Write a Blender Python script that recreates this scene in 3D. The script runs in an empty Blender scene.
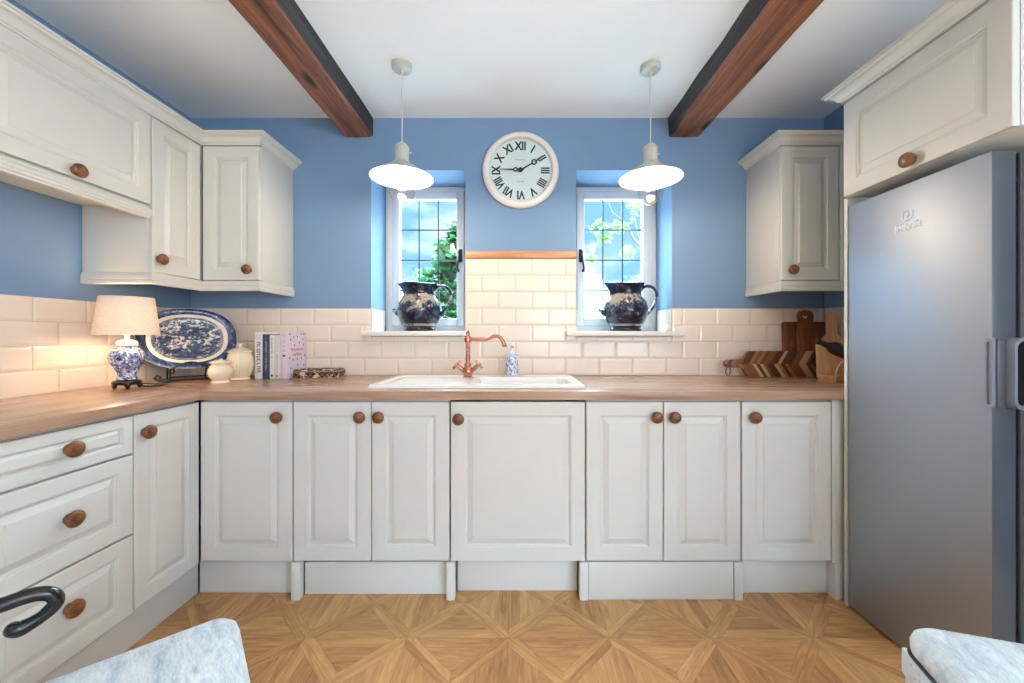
import bpy, bmesh, math, random
from mathutils import Matrix, Vector
random.seed(7)
C = bpy.context.scene.collection
PI = math.pi

# ------------------------------------------------------------------ camera, world, lights, exposure
CAMZ = 1.19
F = 395.0
cd = bpy.data.cameras.new('camera'); cam = bpy.data.objects.new('camera', cd); C.objects.link(cam)
cam.location = (0, 0, CAMZ); cam.rotation_euler = (PI/2, 0, 0)
cd.sensor_width = 36; cd.lens = F/1024*36; cd.shift_x = -5/1024; cd.shift_y = -5.5/1024
cd.clip_start = 0.02; cd.clip_end = 300
bpy.context.scene.camera = cam
vs = bpy.context.scene.view_settings
bpy.context.scene.display_settings.display_device = 'sRGB'
vs.view_transform = 'Standard'; vs.look = 'None'; vs.gamma = 1.0; vs.use_curve_mapping = False
vs.exposure = 0.6

PENDANT_STRENGTH = 240.0
LAMP_STRENGTH = 72.0
REAR_POWER = 34.0
SIDE_POWER = 62.0
HIGH_SKY_BOOST = 36.0

def lin(c):
    c = c/255.0
    return c/12.92 if c <= 0.04045 else ((c+0.055)/1.055)**2.4
def rgb(r, g, b): return (lin(r), lin(g), lin(b), 1.0)

def make_world():
    w = bpy.data.worlds.new('sky'); bpy.context.scene.world = w; w.use_nodes = True
    nt = w.node_tree; nt.nodes.clear()
    out = nt.nodes.new('ShaderNodeOutputWorld'); bg = nt.nodes.new('ShaderNodeBackground')
    tc = nt.nodes.new('ShaderNodeTexCoord'); mp = nt.nodes.new('ShaderNodeMapping'); mp.inputs['Scale'].default_value = (1, 1, 2.4)
    nz = nt.nodes.new('ShaderNodeTexNoise'); nz.inputs['Scale'].default_value = 3.2; nz.inputs['Detail'].default_value = 6
    sx = nt.nodes.new('ShaderNodeSeparateXYZ')
    h = nt.nodes.new('ShaderNodeMapRange'); h.inputs[1].default_value = 0.0; h.inputs[2].default_value = 0.42
    h.inputs[3].default_value = 0.16; h.inputs[4].default_value = -0.12
    ad = nt.nodes.new('ShaderNodeMath'); ad.operation = 'ADD'
    cr = nt.nodes.new('ShaderNodeValToRGB')
    cr.color_ramp.elements[0].position = 0.47; cr.color_ramp.elements[0].color = (0.12, 0.26, 0.58, 1)
    cr.color_ramp.elements[1].position = 0.68; cr.color_ramp.elements[1].color = (0.62, 0.70, 0.75, 1)
    L = nt.links.new
    L(tc.outputs['Generated'], mp.inputs[0]); L(mp.outputs[0], nz.inputs['Vector'])
    L(tc.outputs['Generated'], sx.inputs[0]); L(sx.outputs['Z'], h.inputs[0])
    L(nz.outputs['Fac'], ad.inputs[0]); L(h.outputs[0], ad.inputs[1]); L(ad.outputs[0], cr.inputs[0])
    hi = nt.nodes.new('ShaderNodeMapRange'); hi.inputs[1].default_value = 0.345; hi.inputs[2].default_value = 0.43  # sky above the view is boosted to brighten the window reveals and fridge
    mx = nt.nodes.new('ShaderNodeMix'); mx.data_type = 'RGBA'; mx.inputs[7].default_value = (0.26*HIGH_SKY_BOOST, 0.40*HIGH_SKY_BOOST, 0.52*HIGH_SKY_BOOST, 1)
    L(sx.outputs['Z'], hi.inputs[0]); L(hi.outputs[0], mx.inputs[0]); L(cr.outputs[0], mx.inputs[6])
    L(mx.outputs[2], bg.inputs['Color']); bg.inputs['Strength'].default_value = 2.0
    L(bg.outputs[0], out.inputs[0])
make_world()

def sun(name, direction, strength, color=(1, 0.95, 0.86)):
    d = bpy.data.lights.new(name, 'SUN'); d.energy = strength; d.color = color; d.angle = 0.01
    o = bpy.data.objects.new(name, d); C.objects.link(o)
    o.rotation_euler = Vector(direction).to_track_quat('-Z', 'Y').to_euler()
    o.location = (6, 2, 8)
sun('sun', (-0.72, 0.20, -0.66), 1.6)

def area(name, loc, direction, sx, sy, power, color):
    d = bpy.data.lights.new(name, 'AREA'); d.shape = 'RECTANGLE'; d.size = sx; d.size_y = sy; d.energy = power; d.color = color
    o = bpy.data.objects.new(name, d); C.objects.link(o); o.location = loc
    o.rotation_euler = Vector(direction).to_track_quat('-Z', 'Y').to_euler()
# added fill lamp in an unseen rear opening, tilted up to brighten the ceiling
area('rear_fill_light', (1.1, -2.95, 1.5), (0, 1, 0.9), 1.7, 1.7, REAR_POWER, (0.96, 0.97, 1.0))

# added fill lamp behind the camera, placed to light the left run, not the fridge
area('side_fill_light', (2.16, -1.5, 1.55), (-1, 0, 0.9), 1.9, 1.5, SIDE_POWER, (0.80, 0.90, 1.0))

# ------------------------------------------------------------------ materials
class NT:
    def __init__(s, name):
        s.m = bpy.data.materials.new(name); s.m.use_nodes = True; s.t = s.m.node_tree
        s.b = s.t.nodes['Principled BSDF']; s.out = s.t.nodes['Material Output']
    def n(s, typ, **kw):
        x = s.t.nodes.new(typ)
        for k, v in kw.items(): setattr(x, k, v)
        return x
    def l(s, a, b): s.t.links.new(a, b)
    def set(s, sock, v):
        if isinstance(v, bpy.types.NodeSocket): s.l(v, sock)
        else: sock.default_value = v
    def math(s, op, a, b=0.0, c=0.0):
        x = s.n('ShaderNodeMath', operation=op)
        s.set(x.inputs[0], a); s.set(x.inputs[1], b); s.set(x.inputs[2], c)
        return x.outputs[0]
    def mixf(s, f, a, b):
        x = s.n('ShaderNodeMix', data_type='FLOAT'); s.set(x.inputs[0], f); s.set(x.inputs[2], a); s.set(x.inputs[3], b); return x.outputs[0]
    def mixc(s, f, a, b, blend='MIX'):
        x = s.n('ShaderNodeMix', data_type='RGBA', blend_type=blend); s.set(x.inputs[0], f); s.set(x.inputs[6], a); s.set(x.inputs[7], b); return x.outputs[2]
    def comb(s, x, y, z=0.0):
        c = s.n('ShaderNodeCombineXYZ'); s.set(c.inputs[0], x); s.set(c.inputs[1], y); s.set(c.inputs[2], z); return c.outputs[0]
    def ramp(s, f, stops, interp='LINEAR'):
        r = s.n('ShaderNodeValToRGB'); r.color_ramp.interpolation = interp
        e = r.color_ramp.elements
        while len(e) < len(stops): e.new(0.5)
        for k, (p, c) in enumerate(stops): e[k].position = p; e[k].color = c
        s.set(r.inputs[0], f); return r.outputs[0]
    def noise(s, vec, scale, detail=3, rough=0.5, dist=0.0):
        x = s.n('ShaderNodeTexNoise'); s.set(x.inputs['Vector'], vec); x.inputs['Scale'].default_value = scale
        x.inputs['Detail'].default_value = detail; x.inputs['Roughness'].default_value = rough; x.inputs['Distortion'].default_value = dist
        return x.outputs['Fac']
    def mapping(s, vec, scale=(1, 1, 1), rot=(0, 0, 0), loc=(0, 0, 0)):
        x = s.n('ShaderNodeMapping'); s.set(x.inputs[0], vec); x.inputs['Scale'].default_value = scale
        x.inputs['Rotation'].default_value = rot; x.inputs['Location'].default_value = loc; return x.outputs[0]
    def obj(s): return s.n('ShaderNodeTexCoord').outputs['Object']
    def bump(s, h, strength=0.2, dist=0.01):
        x = s.n('ShaderNodeBump'); s.set(x.inputs['Height'], h); x.inputs['Strength'].default_value = strength; x.inputs['Distance'].default_value = dist
        s.l(x.outputs[0], s.b.inputs['Normal'])
    def fin(s, color=None, rough=None, metal=0.0, spec=None, coat=None):
        if color is not None: s.set(s.b.inputs['Base Color'], color)
        if rough is not None: s.set(s.b.inputs['Roughness'], rough)
        s.b.inputs['Metallic'].default_value = metal
        if spec is not None: s.b.inputs['Specular IOR Level'].default_value = spec
        if coat is not None: s.b.inputs['Coat Weight'].default_value = coat; s.b.inputs['Coat Roughness'].default_value = 0.1
        return s.m

def plain(name, c, rough=0.5, metal=0.0, var=0.04, scale=8.0, bump=0.0, spec=None, coat=None):
    t = NT(name); o = t.obj(); f = t.noise(o, scale, 4)
    dark = tuple(x*(1-var) for x in c[:3])+(1,); light = tuple(min(1, x*(1+var)) for x in c[:3])+(1,)
    col = t.ramp(f, [(0.3, dark), (0.7, light)])
    if bump: t.bump(t.noise(o, scale*12, 4), bump, 0.002)
    return t.fin(col, rough, metal, spec, coat)

def wood(name, stops, axis=0, fine=60.0, long=2.5, rough=0.45, bump=0.05, coat=None, dist=0.6, spec=None):
    t = NT(name); o = t.obj()
    sc = [fine*0.35]*3; sc[axis] = long
    sc2 = [fine*2.2]*3; sc2[axis] = long*2
    a = t.noise(t.mapping(o, sc), 1.0, 4, 0.6, dist); b = t.noise(t.mapping(o, sc2), 1.0, 3, 0.6)
    f = t.math('ADD', t.math('MULTIPLY', a, 0.72), t.math('MULTIPLY', b, 0.28))
    col = t.ramp(f, [(0.32+0.36*k/(len(stops)-1), c) for k, c in enumerate(stops)])
    if bump: t.bump(b, bump, 0.002)
    return t.fin(col, rough, 0, spec, coat)

M = {}
def mats():
    # painted plaster walls: faint roller texture
    M['wall'] = plain('blue_wall_paint', rgb(118, 147, 179), 0.75, var=0.02, scale=3, bump=0.06)
    M['ceiling'] = plain('white_ceiling_paint', rgb(248, 248, 247), 0.85, var=0.015, scale=3, bump=0.06)
    M['rearwall'] = plain('pale_wall_paint', rgb(225, 222, 215), 0.8, var=0.015, scale=3)
    M['cab'] = plain('cream_cabinet_paint', rgb(215, 212, 203), 0.38, var=0.012, scale=6)
    M['carcass'] = plain('cream_carcass', rgb(211, 208, 199), 0.45, var=0.01, scale=6)
    M['tile'] = plain('cream_glazed_tile', rgb(234, 219, 202), 0.16, var=0.03, scale=4)
    M['grout'] = plain('pale_grout', rgb(205, 190, 172), 0.8, var=0.03, scale=30)
    M['worktop_x'] = wood('oak_laminate_along_x', [rgb(140, 104, 84), rgb(174, 136, 110), rgb(196, 160, 134)], 0, 60, 1.6, 0.22, 0.02)
    M['worktop_y'] = wood('oak_laminate_along_y', [rgb(140, 104, 84), rgb(174, 136, 110), rgb(196, 160, 134)], 1, 60, 1.6, 0.22, 0.02)
    M['oaktrim'] = wood('oak_trim', [rgb(168, 104, 66), rgb(200, 138, 92), rgb(218, 160, 112)], 0, 70, 2, 0.4, 0.03)
    M['knob'] = wood('turned_oak_knob', [rgb(74, 40, 18), rgb(126, 76, 38), rgb(160, 102, 54)], 0, 160, 30, 0.32, 0.05)
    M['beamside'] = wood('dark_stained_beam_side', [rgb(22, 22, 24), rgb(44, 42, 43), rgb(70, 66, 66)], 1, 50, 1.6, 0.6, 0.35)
    t = NT('brown_beam_wood'); o = t.obj()
    a = t.noise(t.mapping(o, (22, 1.4, 22)), 1.0, 5, 0.65, 0.8); b = t.noise(t.mapping(o, (110, 3, 110)), 1.0, 3, 0.6)
    col = t.ramp(t.math('ADD', t.math('MULTIPLY', a, 0.7), t.math('MULTIPLY', b, 0.3)), [(0.3, rgb(58, 30, 20)), (0.48, rgb(122, 72, 46)), (0.68, rgb(178, 116, 78))])
    v = t.n('ShaderNodeTexVoronoi'); t.l(t.mapping(o, (9, 3.2, 9)), v.inputs['Vector']); v.inputs['Scale'].default_value = 1.0
    kn = t.ramp(v.outputs['Distance'], [(0.12, (1, 1, 1, 1)), (0.26, (0, 0, 0, 1))])
    t.bump(b, 0.3, 0.003)
    M['beam'] = t.fin(t.mixc(kn, col, rgb(28, 16, 12)), 0.55)
    M['white'] = plain('white_window_paint', rgb(204, 210, 212), 0.4, var=0.01)
    M['sill'] = plain('white_sill_paint', rgb(232, 226, 220), 0.35, var=0.01)
    M['lead'] = plain('dark_lead', rgb(50, 54, 58), 0.5, 0.6)
    M['ironhandle'] = plain('black_iron', rgb(34, 33, 34), 0.45, 0.5)
    M['black'] = plain('glossy_black_paint', rgb(9, 9, 12), 0.25, 0.0, coat=0.4)
    M['ceramic'] = plain('white_ceramic', rgb(238, 236, 230), 0.12, var=0.01)
    M['creamware'] = plain('cream_glazed_pottery', rgb(232, 216, 188), 0.22, var=0.05, scale=20)
    M['copper'] = plain('polished_copper', rgb(200, 138, 118), 0.27, 1.0, var=0.06, scale=30)
    M['chrome'] = plain('chrome', rgb(200, 200, 205), 0.15, 1.0)
    M['enamel'] = plain('grey_green_enamel', rgb(188, 188, 176), 0.35, var=0.02)
    M['enamel_in'] = plain('cream_enamel_inside', rgb(228, 216, 190), 0.5, var=0.01)
    M['cord'] = plain('pale_cord', rgb(196, 196, 192), 0.6)
    M['clockrim'] = plain('cream_clock_rim', rgb(232, 222, 212), 0.35, var=0.01)
    M['clockface'] = plain('pale_clock_face', rgb(208, 222, 218), 0.6, var=0.02)
    M['ink'] = plain('black_ink', rgb(26, 34, 40), 0.6)
    M['greyink'] = plain('faded_grey_ink', rgb(128, 142, 146), 0.6)
    M['walnut'] = wood('dark_acacia_wood', [rgb(58, 28, 14), rgb(112, 62, 34), rgb(150, 92, 54)], 2, 60, 3, 0.45, 0.04)
    M['walnut2'] = wood('mid_acacia_wood', [rgb(70, 34, 18), rgb(128, 72, 40), rgb(164, 104, 62)], 2, 70, 3, 0.45, 0.04)
    M['beech'] = wood('pale_beech_board', [rgb(176, 122, 80), rgb(206, 156, 112), rgb(222, 178, 136)], 2, 70, 3, 0.5, 0.03)
    M['traywood'] = wood('tray_wood', [rgb(150, 96, 58), rgb(186, 130, 84), rgb(204, 152, 104)], 0, 70, 3, 0.5, 0.03)
    # chevron chopping board: slanted strips mirrored about the middle line
    t = NT('chevron_strips'); o = t.obj(); sx = t.n('ShaderNodeSeparateXYZ'); t.l(o, sx.inputs[0])
    zc = t.math('SUBTRACT', sx.outputs[2], 0.078)
    u = t.math('ADD', sx.outputs[0], t.math('MULTIPLY', t.math('ABSOLUTE', zc), -0.62))
    s_ = t.math('DIVIDE', u, 0.0215); idx = t.math('FLOOR', s_)
    wn = t.n('ShaderNodeTexWhiteNoise', noise_dimensions='2D'); t.l(t.comb(idx, t.math('SIGN', zc)), wn.inputs['Vector'])
    base = t.ramp(wn.outputs['Value'], [(0.0, rgb(92, 52, 30)), (0.3, rgb(140, 88, 54)), (0.6, rgb(168, 116, 76)), (0.72, rgb(116, 70, 42)), (0.8, rgb(214, 176, 130))], 'CONSTANT')
    gr = t.noise(t.mapping(o, (120, 60, 40)), 1.0, 3)
    M['chevron'] = t.fin(t.mixc(t.math('MULTIPLY', gr, 0.4), base, rgb(70, 38, 20)), 0.45)
    M['leather'] = plain('brown_leather', rgb(120, 80, 52), 0.6)
    M['bottle'] = plain('black_glass_bottle', rgb(10, 12, 18), 0.08, 0.0, coat=0.5)
    M['rope'] = plain('cream_wire', rgb(214, 204, 184), 0.5)
    M['fridge'] = plain('brushed_silver_door', rgb(168, 174, 183), 0.50, 0.92, var=0.02, scale=4)
    M['fridgeside'] = plain('dark_grey_door_edge', rgb(92, 96, 102), 0.4, 0.3)
    M['fridgebody'] = plain('grey_cabinet_steel', rgb(70, 72, 76), 0.5, 0.2)
    M['handlegrey'] = plain('grey_handle_plastic', rgb(150, 156, 164), 0.3, 0.4)
    M['logo'] = plain('white_badge', rgb(240, 244, 250), 0.3)
    M['chairwhite'] = plain('white_painted_wood', rgb(226, 226, 226), 0.45, var=0.03, scale=40)
    M['pewter'] = plain('copper_rail', rgb(196, 132, 92), 0.3, 0.6)
    M['paper'] = plain('book_pages', rgb(226, 220, 206), 0.8, var=0.05, scale=60)
    for nm, c in (('bk_white', (228, 226, 222)), ('bk_navy', (60, 70, 100)), ('bk_cream', (222, 218, 208)), ('bk_pinkish', (214, 204, 200)), ('bk_lilac', (216, 202, 216)), ('ink_red', (206, 92, 98)), ('ink_pink', (206, 130, 160)), ('ink_navy', (40, 44, 66)), ('ink_grey', (120, 116, 120)), ('ink_light', (190, 196, 210))):
        M[nm] = plain(nm, rgb(*c), 0.5, var=0.02)
    # blue and white transfer-printed pottery
    def transfer(name, scale, cream, mid, blue, th=(0.44, 0.52)):
        t = NT(name); o = t.obj()
        a = t.noise(o, scale, 5, 0.65, 1.2); b = t.noise(o, scale*3.5, 4, 0.7, 0.5)
        f = t.math('ADD', t.math('MULTIPLY', a, 0.6), t.math('MULTIPLY', b, 0.4))
        return t.fin(t.ramp(f, [(th[0], blue), (th[0]+0.02, mid), (th[1]-0.015, mid), (th[1], cream)]), 0.15)
    M['gingerjar'] = transfer('blue_floral_porcelain', 34, rgb(228, 228, 228), rgb(128, 142, 180), rgb(46, 62, 118), (0.45, 0.53))
    M['soap'] = transfer('blue_speckled_ceramic', 75, rgb(226, 228, 232), rgb(150, 160, 190), rgb(24, 34, 70), (0.44, 0.51))
    def jugmat(name, seed):
        t = NT(name); o = t.obj(); sx = t.n('ShaderNodeSeparateXYZ'); t.l(o, sx.inputs[0]); z = sx.outputs[2]
        om = t.mapping(o, loc=(seed, seed*2, 0))
        a = t.noise(om, 11, 5, 0.65, 1.0); b = t.noise(om, 40, 4, 0.7, 0.6)
        f = t.math('ADD', t.math('MULTIPLY', a, 0.6), t.math('MULTIPLY', b, 0.4))
        # printed bands (collar, lower scene) are denser in blue; the sky of the scene stays pale
        dens = t.ramp(t.math('DIVIDE', z, 0.315), [(0.0, (0.17,)*3+(1,)), (0.10, (0.17,)*3+(1,)), (0.11, (0.0,)*3+(1,)), (0.145, (0.0,)*3+(1,)), (0.155, (0.2,)*3+(1,)), (0.40, (0.1,)*3+(1,)), (0.62, (0.0,)*3+(1,)), (0.74, (-0.0,)*3+(1,)), (0.78, (0.18,)*3+(1,)), (1.0, (0.2,)*3+(1,))])
        g = t.math('SUBTRACT', f, dens)
        col = t.ramp(g, [(0.37, rgb(16, 20, 36)), (0.42, rgb(42, 49, 72)), (0.46, rgb(82, 88, 104)), (0.485, rgb(164, 152, 130))])
        return t.fin(col, 0.14)
    M['jug_a'] = jugmat('blue_printed_jug_glaze', 0.0); M['jug_b'] = jugmat('dark_blue_printed_jug_glaze', 3.3)
    # platter: elliptical bands of print
    t = NT('blue_printed_platter_glaze'); o = t.obj(); sx = t.n('ShaderNodeSeparateXYZ'); t.l(o, sx.inputs[0])
    ex = t.math('POWER', t.math('ABSOLUTE', t.math('DIVIDE', sx.outputs[0], 0.22)), 2.3)
    ez = t.math('POWER', t.math('ABSOLUTE', t.math('DIVIDE', sx.outputs[2], 0.17)), 2.3)
    r = t.math('POWER', t.math('ADD', ex, ez), 1/2.3)
    a = t.noise(t.mapping(o, (1, 1, 1.7)), 17, 5, 0.6, 1.5); b = t.noise(o, 70, 4, 0.7, 0.4)
    f = t.math('ADD', t.math('MULTIPLY', a, 0.6), t.math('MULTIPLY', b, 0.4))
    low = t.math('MULTIPLY', sx.outputs[2], 0.30)
    cen = t.ramp(t.math('ADD', f, low), [(0.42, rgb(28, 38, 64)), (0.48, rgb(56, 70, 100)), (0.535, rgb(104, 112, 130)), (0.55, rgb(216, 206, 188))])
    rim = t.ramp(b, [(0.40, rgb(20, 34, 68)), (0.56, rgb(46, 68, 112)), (0.68, rgb(126, 142, 172))])
    line = t.ramp(b, [(0.4, rgb(66, 76, 104)), (0.6, rgb(150, 150, 158))])
    band = lambda lo: t.math('GREATER_THAN', r, lo)
    col = t.mixc(band(0.64), cen, line); col = t.mixc(band(0.71), col, rgb(232, 222, 204)); col = t.mixc(band(0.80), col, rim); col = t.mixc(band(0.985), col, rgb(190, 186, 180))
    M['platter'] = t.fin(col, 0.15)
    # pleated cream lampshade, light shines through the cloth
    t = NT('linen_shade'); o = t.obj()
    tr = t.n('ShaderNodeBsdfTranslucent'); tr.inputs[0].default_value = rgb(250, 238, 222); df = t.n('ShaderNodeBsdfDiffuse')
    wv = t.noise(t.mapping(o, (60, 60, 240)), 1.0, 3); t.l(t.ramp(wv, [(0.3, rgb(222, 210, 192)), (0.7, rgb(238, 228, 212))]), df.inputs[0])
    mx = t.n('ShaderNodeMixShader'); mx.inputs[0].default_value = 0.16; t.l(df.outputs[0], mx.inputs[1]); t.l(tr.outputs[0], mx.inputs[2]); t.l(mx.outputs[0], t.out.inputs[0]); M['linen'] = t.m
    # clear glass: see-through with a grazing reflection
    def glass(name, tint, base):
        t = NT(name); tp = t.n('ShaderNodeBsdfTransparent'); tp.inputs[0].default_value = tint; gl = t.n('ShaderNodeBsdfGlossy'); gl.inputs['Roughness'].default_value = 0.02
        lw = t.n('ShaderNodeLayerWeight'); lw.inputs[0].default_value = 0.35
        fac = t.math('ADD', t.math('MULTIPLY', t.math('POWER', lw.outputs['Facing'], 2.2), 0.55), base)
        mx = t.n('ShaderNodeMixShader'); t.l(fac, mx.inputs[0]); t.l(tp.outputs[0], mx.inputs[1]); t.l(gl.outputs[0], mx.inputs[2]); t.l(mx.outputs[0], t.out.inputs[0]); return t.m
    M['pane'] = glass('window_glass', (0.95, 0.98, 0.98, 1), 0.03); M['globe'] = glass('clear_globe_glass', (0.93, 0.94, 0.94, 1), 0.04)
    def glow(name, c, s):
        t = NT(name); e = t.n('ShaderNodeEmission'); e.inputs[0].default_value = c; e.inputs[1].default_value = s; t.l(e.outputs[0], t.out.inputs[0]); return t.m
    M['bulb'] = glow('pendant_bulb_glow', (1.0, 0.80, 0.58, 1), PENDANT_STRENGTH); M['lampbulb'] = glow('lamp_bulb_glow', (1.0, 0.72, 0.44, 1), LAMP_STRENGTH)
    # seat fabric: brushed white, grey and blue chenille
    t = NT('brushed_grey_blue_chenille'); o = t.obj()
    a = t.noise(t.mapping(o, (9, 26, 9)), 1.0, 6, 0.7, 0.8); b = t.noise(t.mapping(o, (60, 220, 60)), 1.0, 4, 0.7)
    f = t.math('ADD', t.math('MULTIPLY', a, 0.65), t.math('MULTIPLY', b, 0.35))
    t.bump(b, 0.5, 0.004)
    t.b.inputs['Sheen Weight'].default_value = 0.3
    M['chenille'] = t.fin(t.ramp(f, [(0.34, rgb(138, 148, 158)), (0.44, rgb(182, 187, 190)), (0.54, rgb(208, 208, 204)), (0.66, rgb(230, 227, 219))]), 0.9)
    M['weave'] = None
    t = NT('dark_woven_strips'); o = t.obj(); ck = t.n('ShaderNodeTexChecker'); t.l(t.mapping(o, (1, 1, 1)), ck.inputs[0]); ck.inputs['Scale'].default_value = 62
    ck.inputs[1].default_value = rgb(34, 32, 30); ck.inputs[2].default_value = rgb(120, 96, 66)
    nz = t.noise(o, 45, 3); M['weave'] = t.fin(t.mixc(t.math('GREATER_THAN', nz, 0.57), ck.outputs[0], rgb(206, 200, 188)), 0.6)
    # garden
    def leaf(name, c1, c2):
        t = NT(name); g = t.n('ShaderNodeNewGeometry'); t.l(t.ramp(g.outputs['Random Per Island'], [(0.0, c1), (1.0, c2)]), t.b.inputs['Base Color'])
        tr = t.n('ShaderNodeBsdfTranslucent'); tr.inputs[0].default_value = c2; mx = t.n('ShaderNodeMixShader'); mx.inputs[0].default_value = 0.3
        t.b.inputs['Roughness'].default_value = 0.45; t.l(t.b.outputs[0], mx.inputs[1]); t.l(tr.outputs[0], mx.inputs[2]); t.l(mx.outputs[0], t.out.inputs[0]); return t.m
    M['leaf'] = leaf('green_leaves', rgb(12, 32, 16), rgb(48, 88, 40)); M['leaf_light'] = leaf('light_green_leaves', rgb(58, 92, 38), rgb(116, 146, 70))
    M['bark'] = plain('grey_bark', rgb(84, 74, 66), 0.9, var=0.2, scale=20, bump=0.4)
    M['lawn'] = plain('pale_paving', rgb(150, 148, 142), 0.9, var=0.25, scale=6)
    M['slate'] = plain('pale_slate_roof', rgb(112, 126, 144), 0.7, var=0.15, scale=10)
    M['render'] = plain('white_house_render', rgb(176, 182, 188), 0.8, var=0.03)
    M['darkpane'] = plain('dark_window_glass', rgb(50, 62, 78), 0.1)
    # parquet-effect vinyl: 0.4 m squares of four triangles with strips along borders and diagonals
    t = NT('parquet_vinyl'); g = t.n('ShaderNodeNewGeometry'); sx = t.n('ShaderNodeSeparateXYZ'); t.l(g.outputs['Position'], sx.inputs[0])
    u = t.math('DIVIDE', t.math('ADD', sx.outputs[0], 0.035), 0.4); v = t.math('DIVIDE', t.math('SUBTRACT', sx.outputs[1], 1.5565), 0.4)
    cu = t.math('FLOOR', u); cv = t.math('FLOOR', v)
    fu = t.math('SUBTRACT', t.math('SUBTRACT', u, cu), 0.5); fv = t.math('SUBTRACT', t.math('SUBTRACT', v, cv), 0.5)
    a = t.math('ABSOLUTE', fu); b = t.math('ABSOLUTE', fv); hz = t.math('GREATER_THAN', a, b)
    mx_ = t.math('MAXIMUM', a, b); mn = t.math('MINIMUM', a, b)
    border = t.math('GREATER_THAN', mx_, 0.385); diag = t.math('GREATER_THAN', mn, t.math('SUBTRACT', mx_, 0.10))
    ns = t.mixf(hz, t.math('SIGN', fv), t.math('SIGN', fu)); tri = t.math('ADD', t.math('MULTIPLY', hz, 2), t.math('ADD', ns, 1))
    half = t.math('SIGN', t.mixf(hz, fu, fv))
    diag_only = t.math('MULTIPLY', diag, 1.0)
    border_only = t.math('MULTIPLY', border, t.math('SUBTRACT', 1.0, diag))
    sid = t.math('ADD', t.math('MULTIPLY', border_only, 10), t.math('MULTIPLY', diag_only, t.math('ADD', 20, t.math('MULTIPLY', half, 3))))
    wn = t.n('ShaderNodeTexWhiteNoise', noise_dimensions='3D'); t.l(t.comb(cu, cv, t.math('ADD', tri, sid)), wn.inputs['Vector'])
    along = t.mixf(hz, fu, fv); across = t.mixf(hz, fv, fu)
    sg = t.math('SIGN', t.math('MULTIPLY', fu, fv))
    dal = t.math('ADD', fu, t.math('MULTIPLY', sg, fv)); dac = t.math('SUBTRACT', fu, t.math('MULTIPLY', sg, fv))
    al = t.mixf(diag_only, along, dal); ac = t.mixf(diag_only, across, dac)
    gv = t.comb(t.math('MULTIPLY', al, 2.2), t.math('MULTIPLY', ac, 17), t.math('MULTIPLY', wn.outputs['Value'], 50))
    gr = t.noise(gv, 1.0, 4, 0.6, 0.9)
    gr2 = t.noise(t.comb(t.math('MULTIPLY', al, 5), t.math('MULTIPLY', ac, 70), t.math('MULTIPLY', wn.outputs['Value'], 80)), 1.0, 3)
    f = t.math('ADD', t.math('MULTIPLY', gr, 0.55), t.math('ADD', t.math('MULTIPLY', gr2, 0.17), t.math('MULTIPLY', wn.outputs['Value'], 0.18)))
    col = t.ramp(f, [(0.26, rgb(150, 102, 58)), (0.46, rgb(194, 142, 88)), (0.60, rgb(212, 163, 106)), (0.80, rgb(228, 184, 128))])
    e1 = t.math('LESS_THAN', t.math('ABSOLUTE', t.math('SUBTRACT', mn, t.math('SUBTRACT', mx_, 0.10))), 0.006)
    e2 = t.math('LESS_THAN', t.math('SUBTRACT', mx_, mn), 0.005); e3 = t.math('GREATER_THAN', mx_, 0.496); e4 = t.math('MULTIPLY', t.math('LESS_THAN', t.math('ABSOLUTE', t.math('SUBTRACT', mx_, 0.385)), 0.004), t.math('SUBTRACT', 1.0, diag))
    ed = t.math('MULTIPLY', t.math('MAXIMUM', t.math('MAXIMUM', e1, e2), t.math('MAXIMUM', e3, e4)), 0.22)
    M['floor'] = t.fin(t.mixc(ed, col, rgb(96, 60, 32)), 0.38)
mats()

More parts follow.
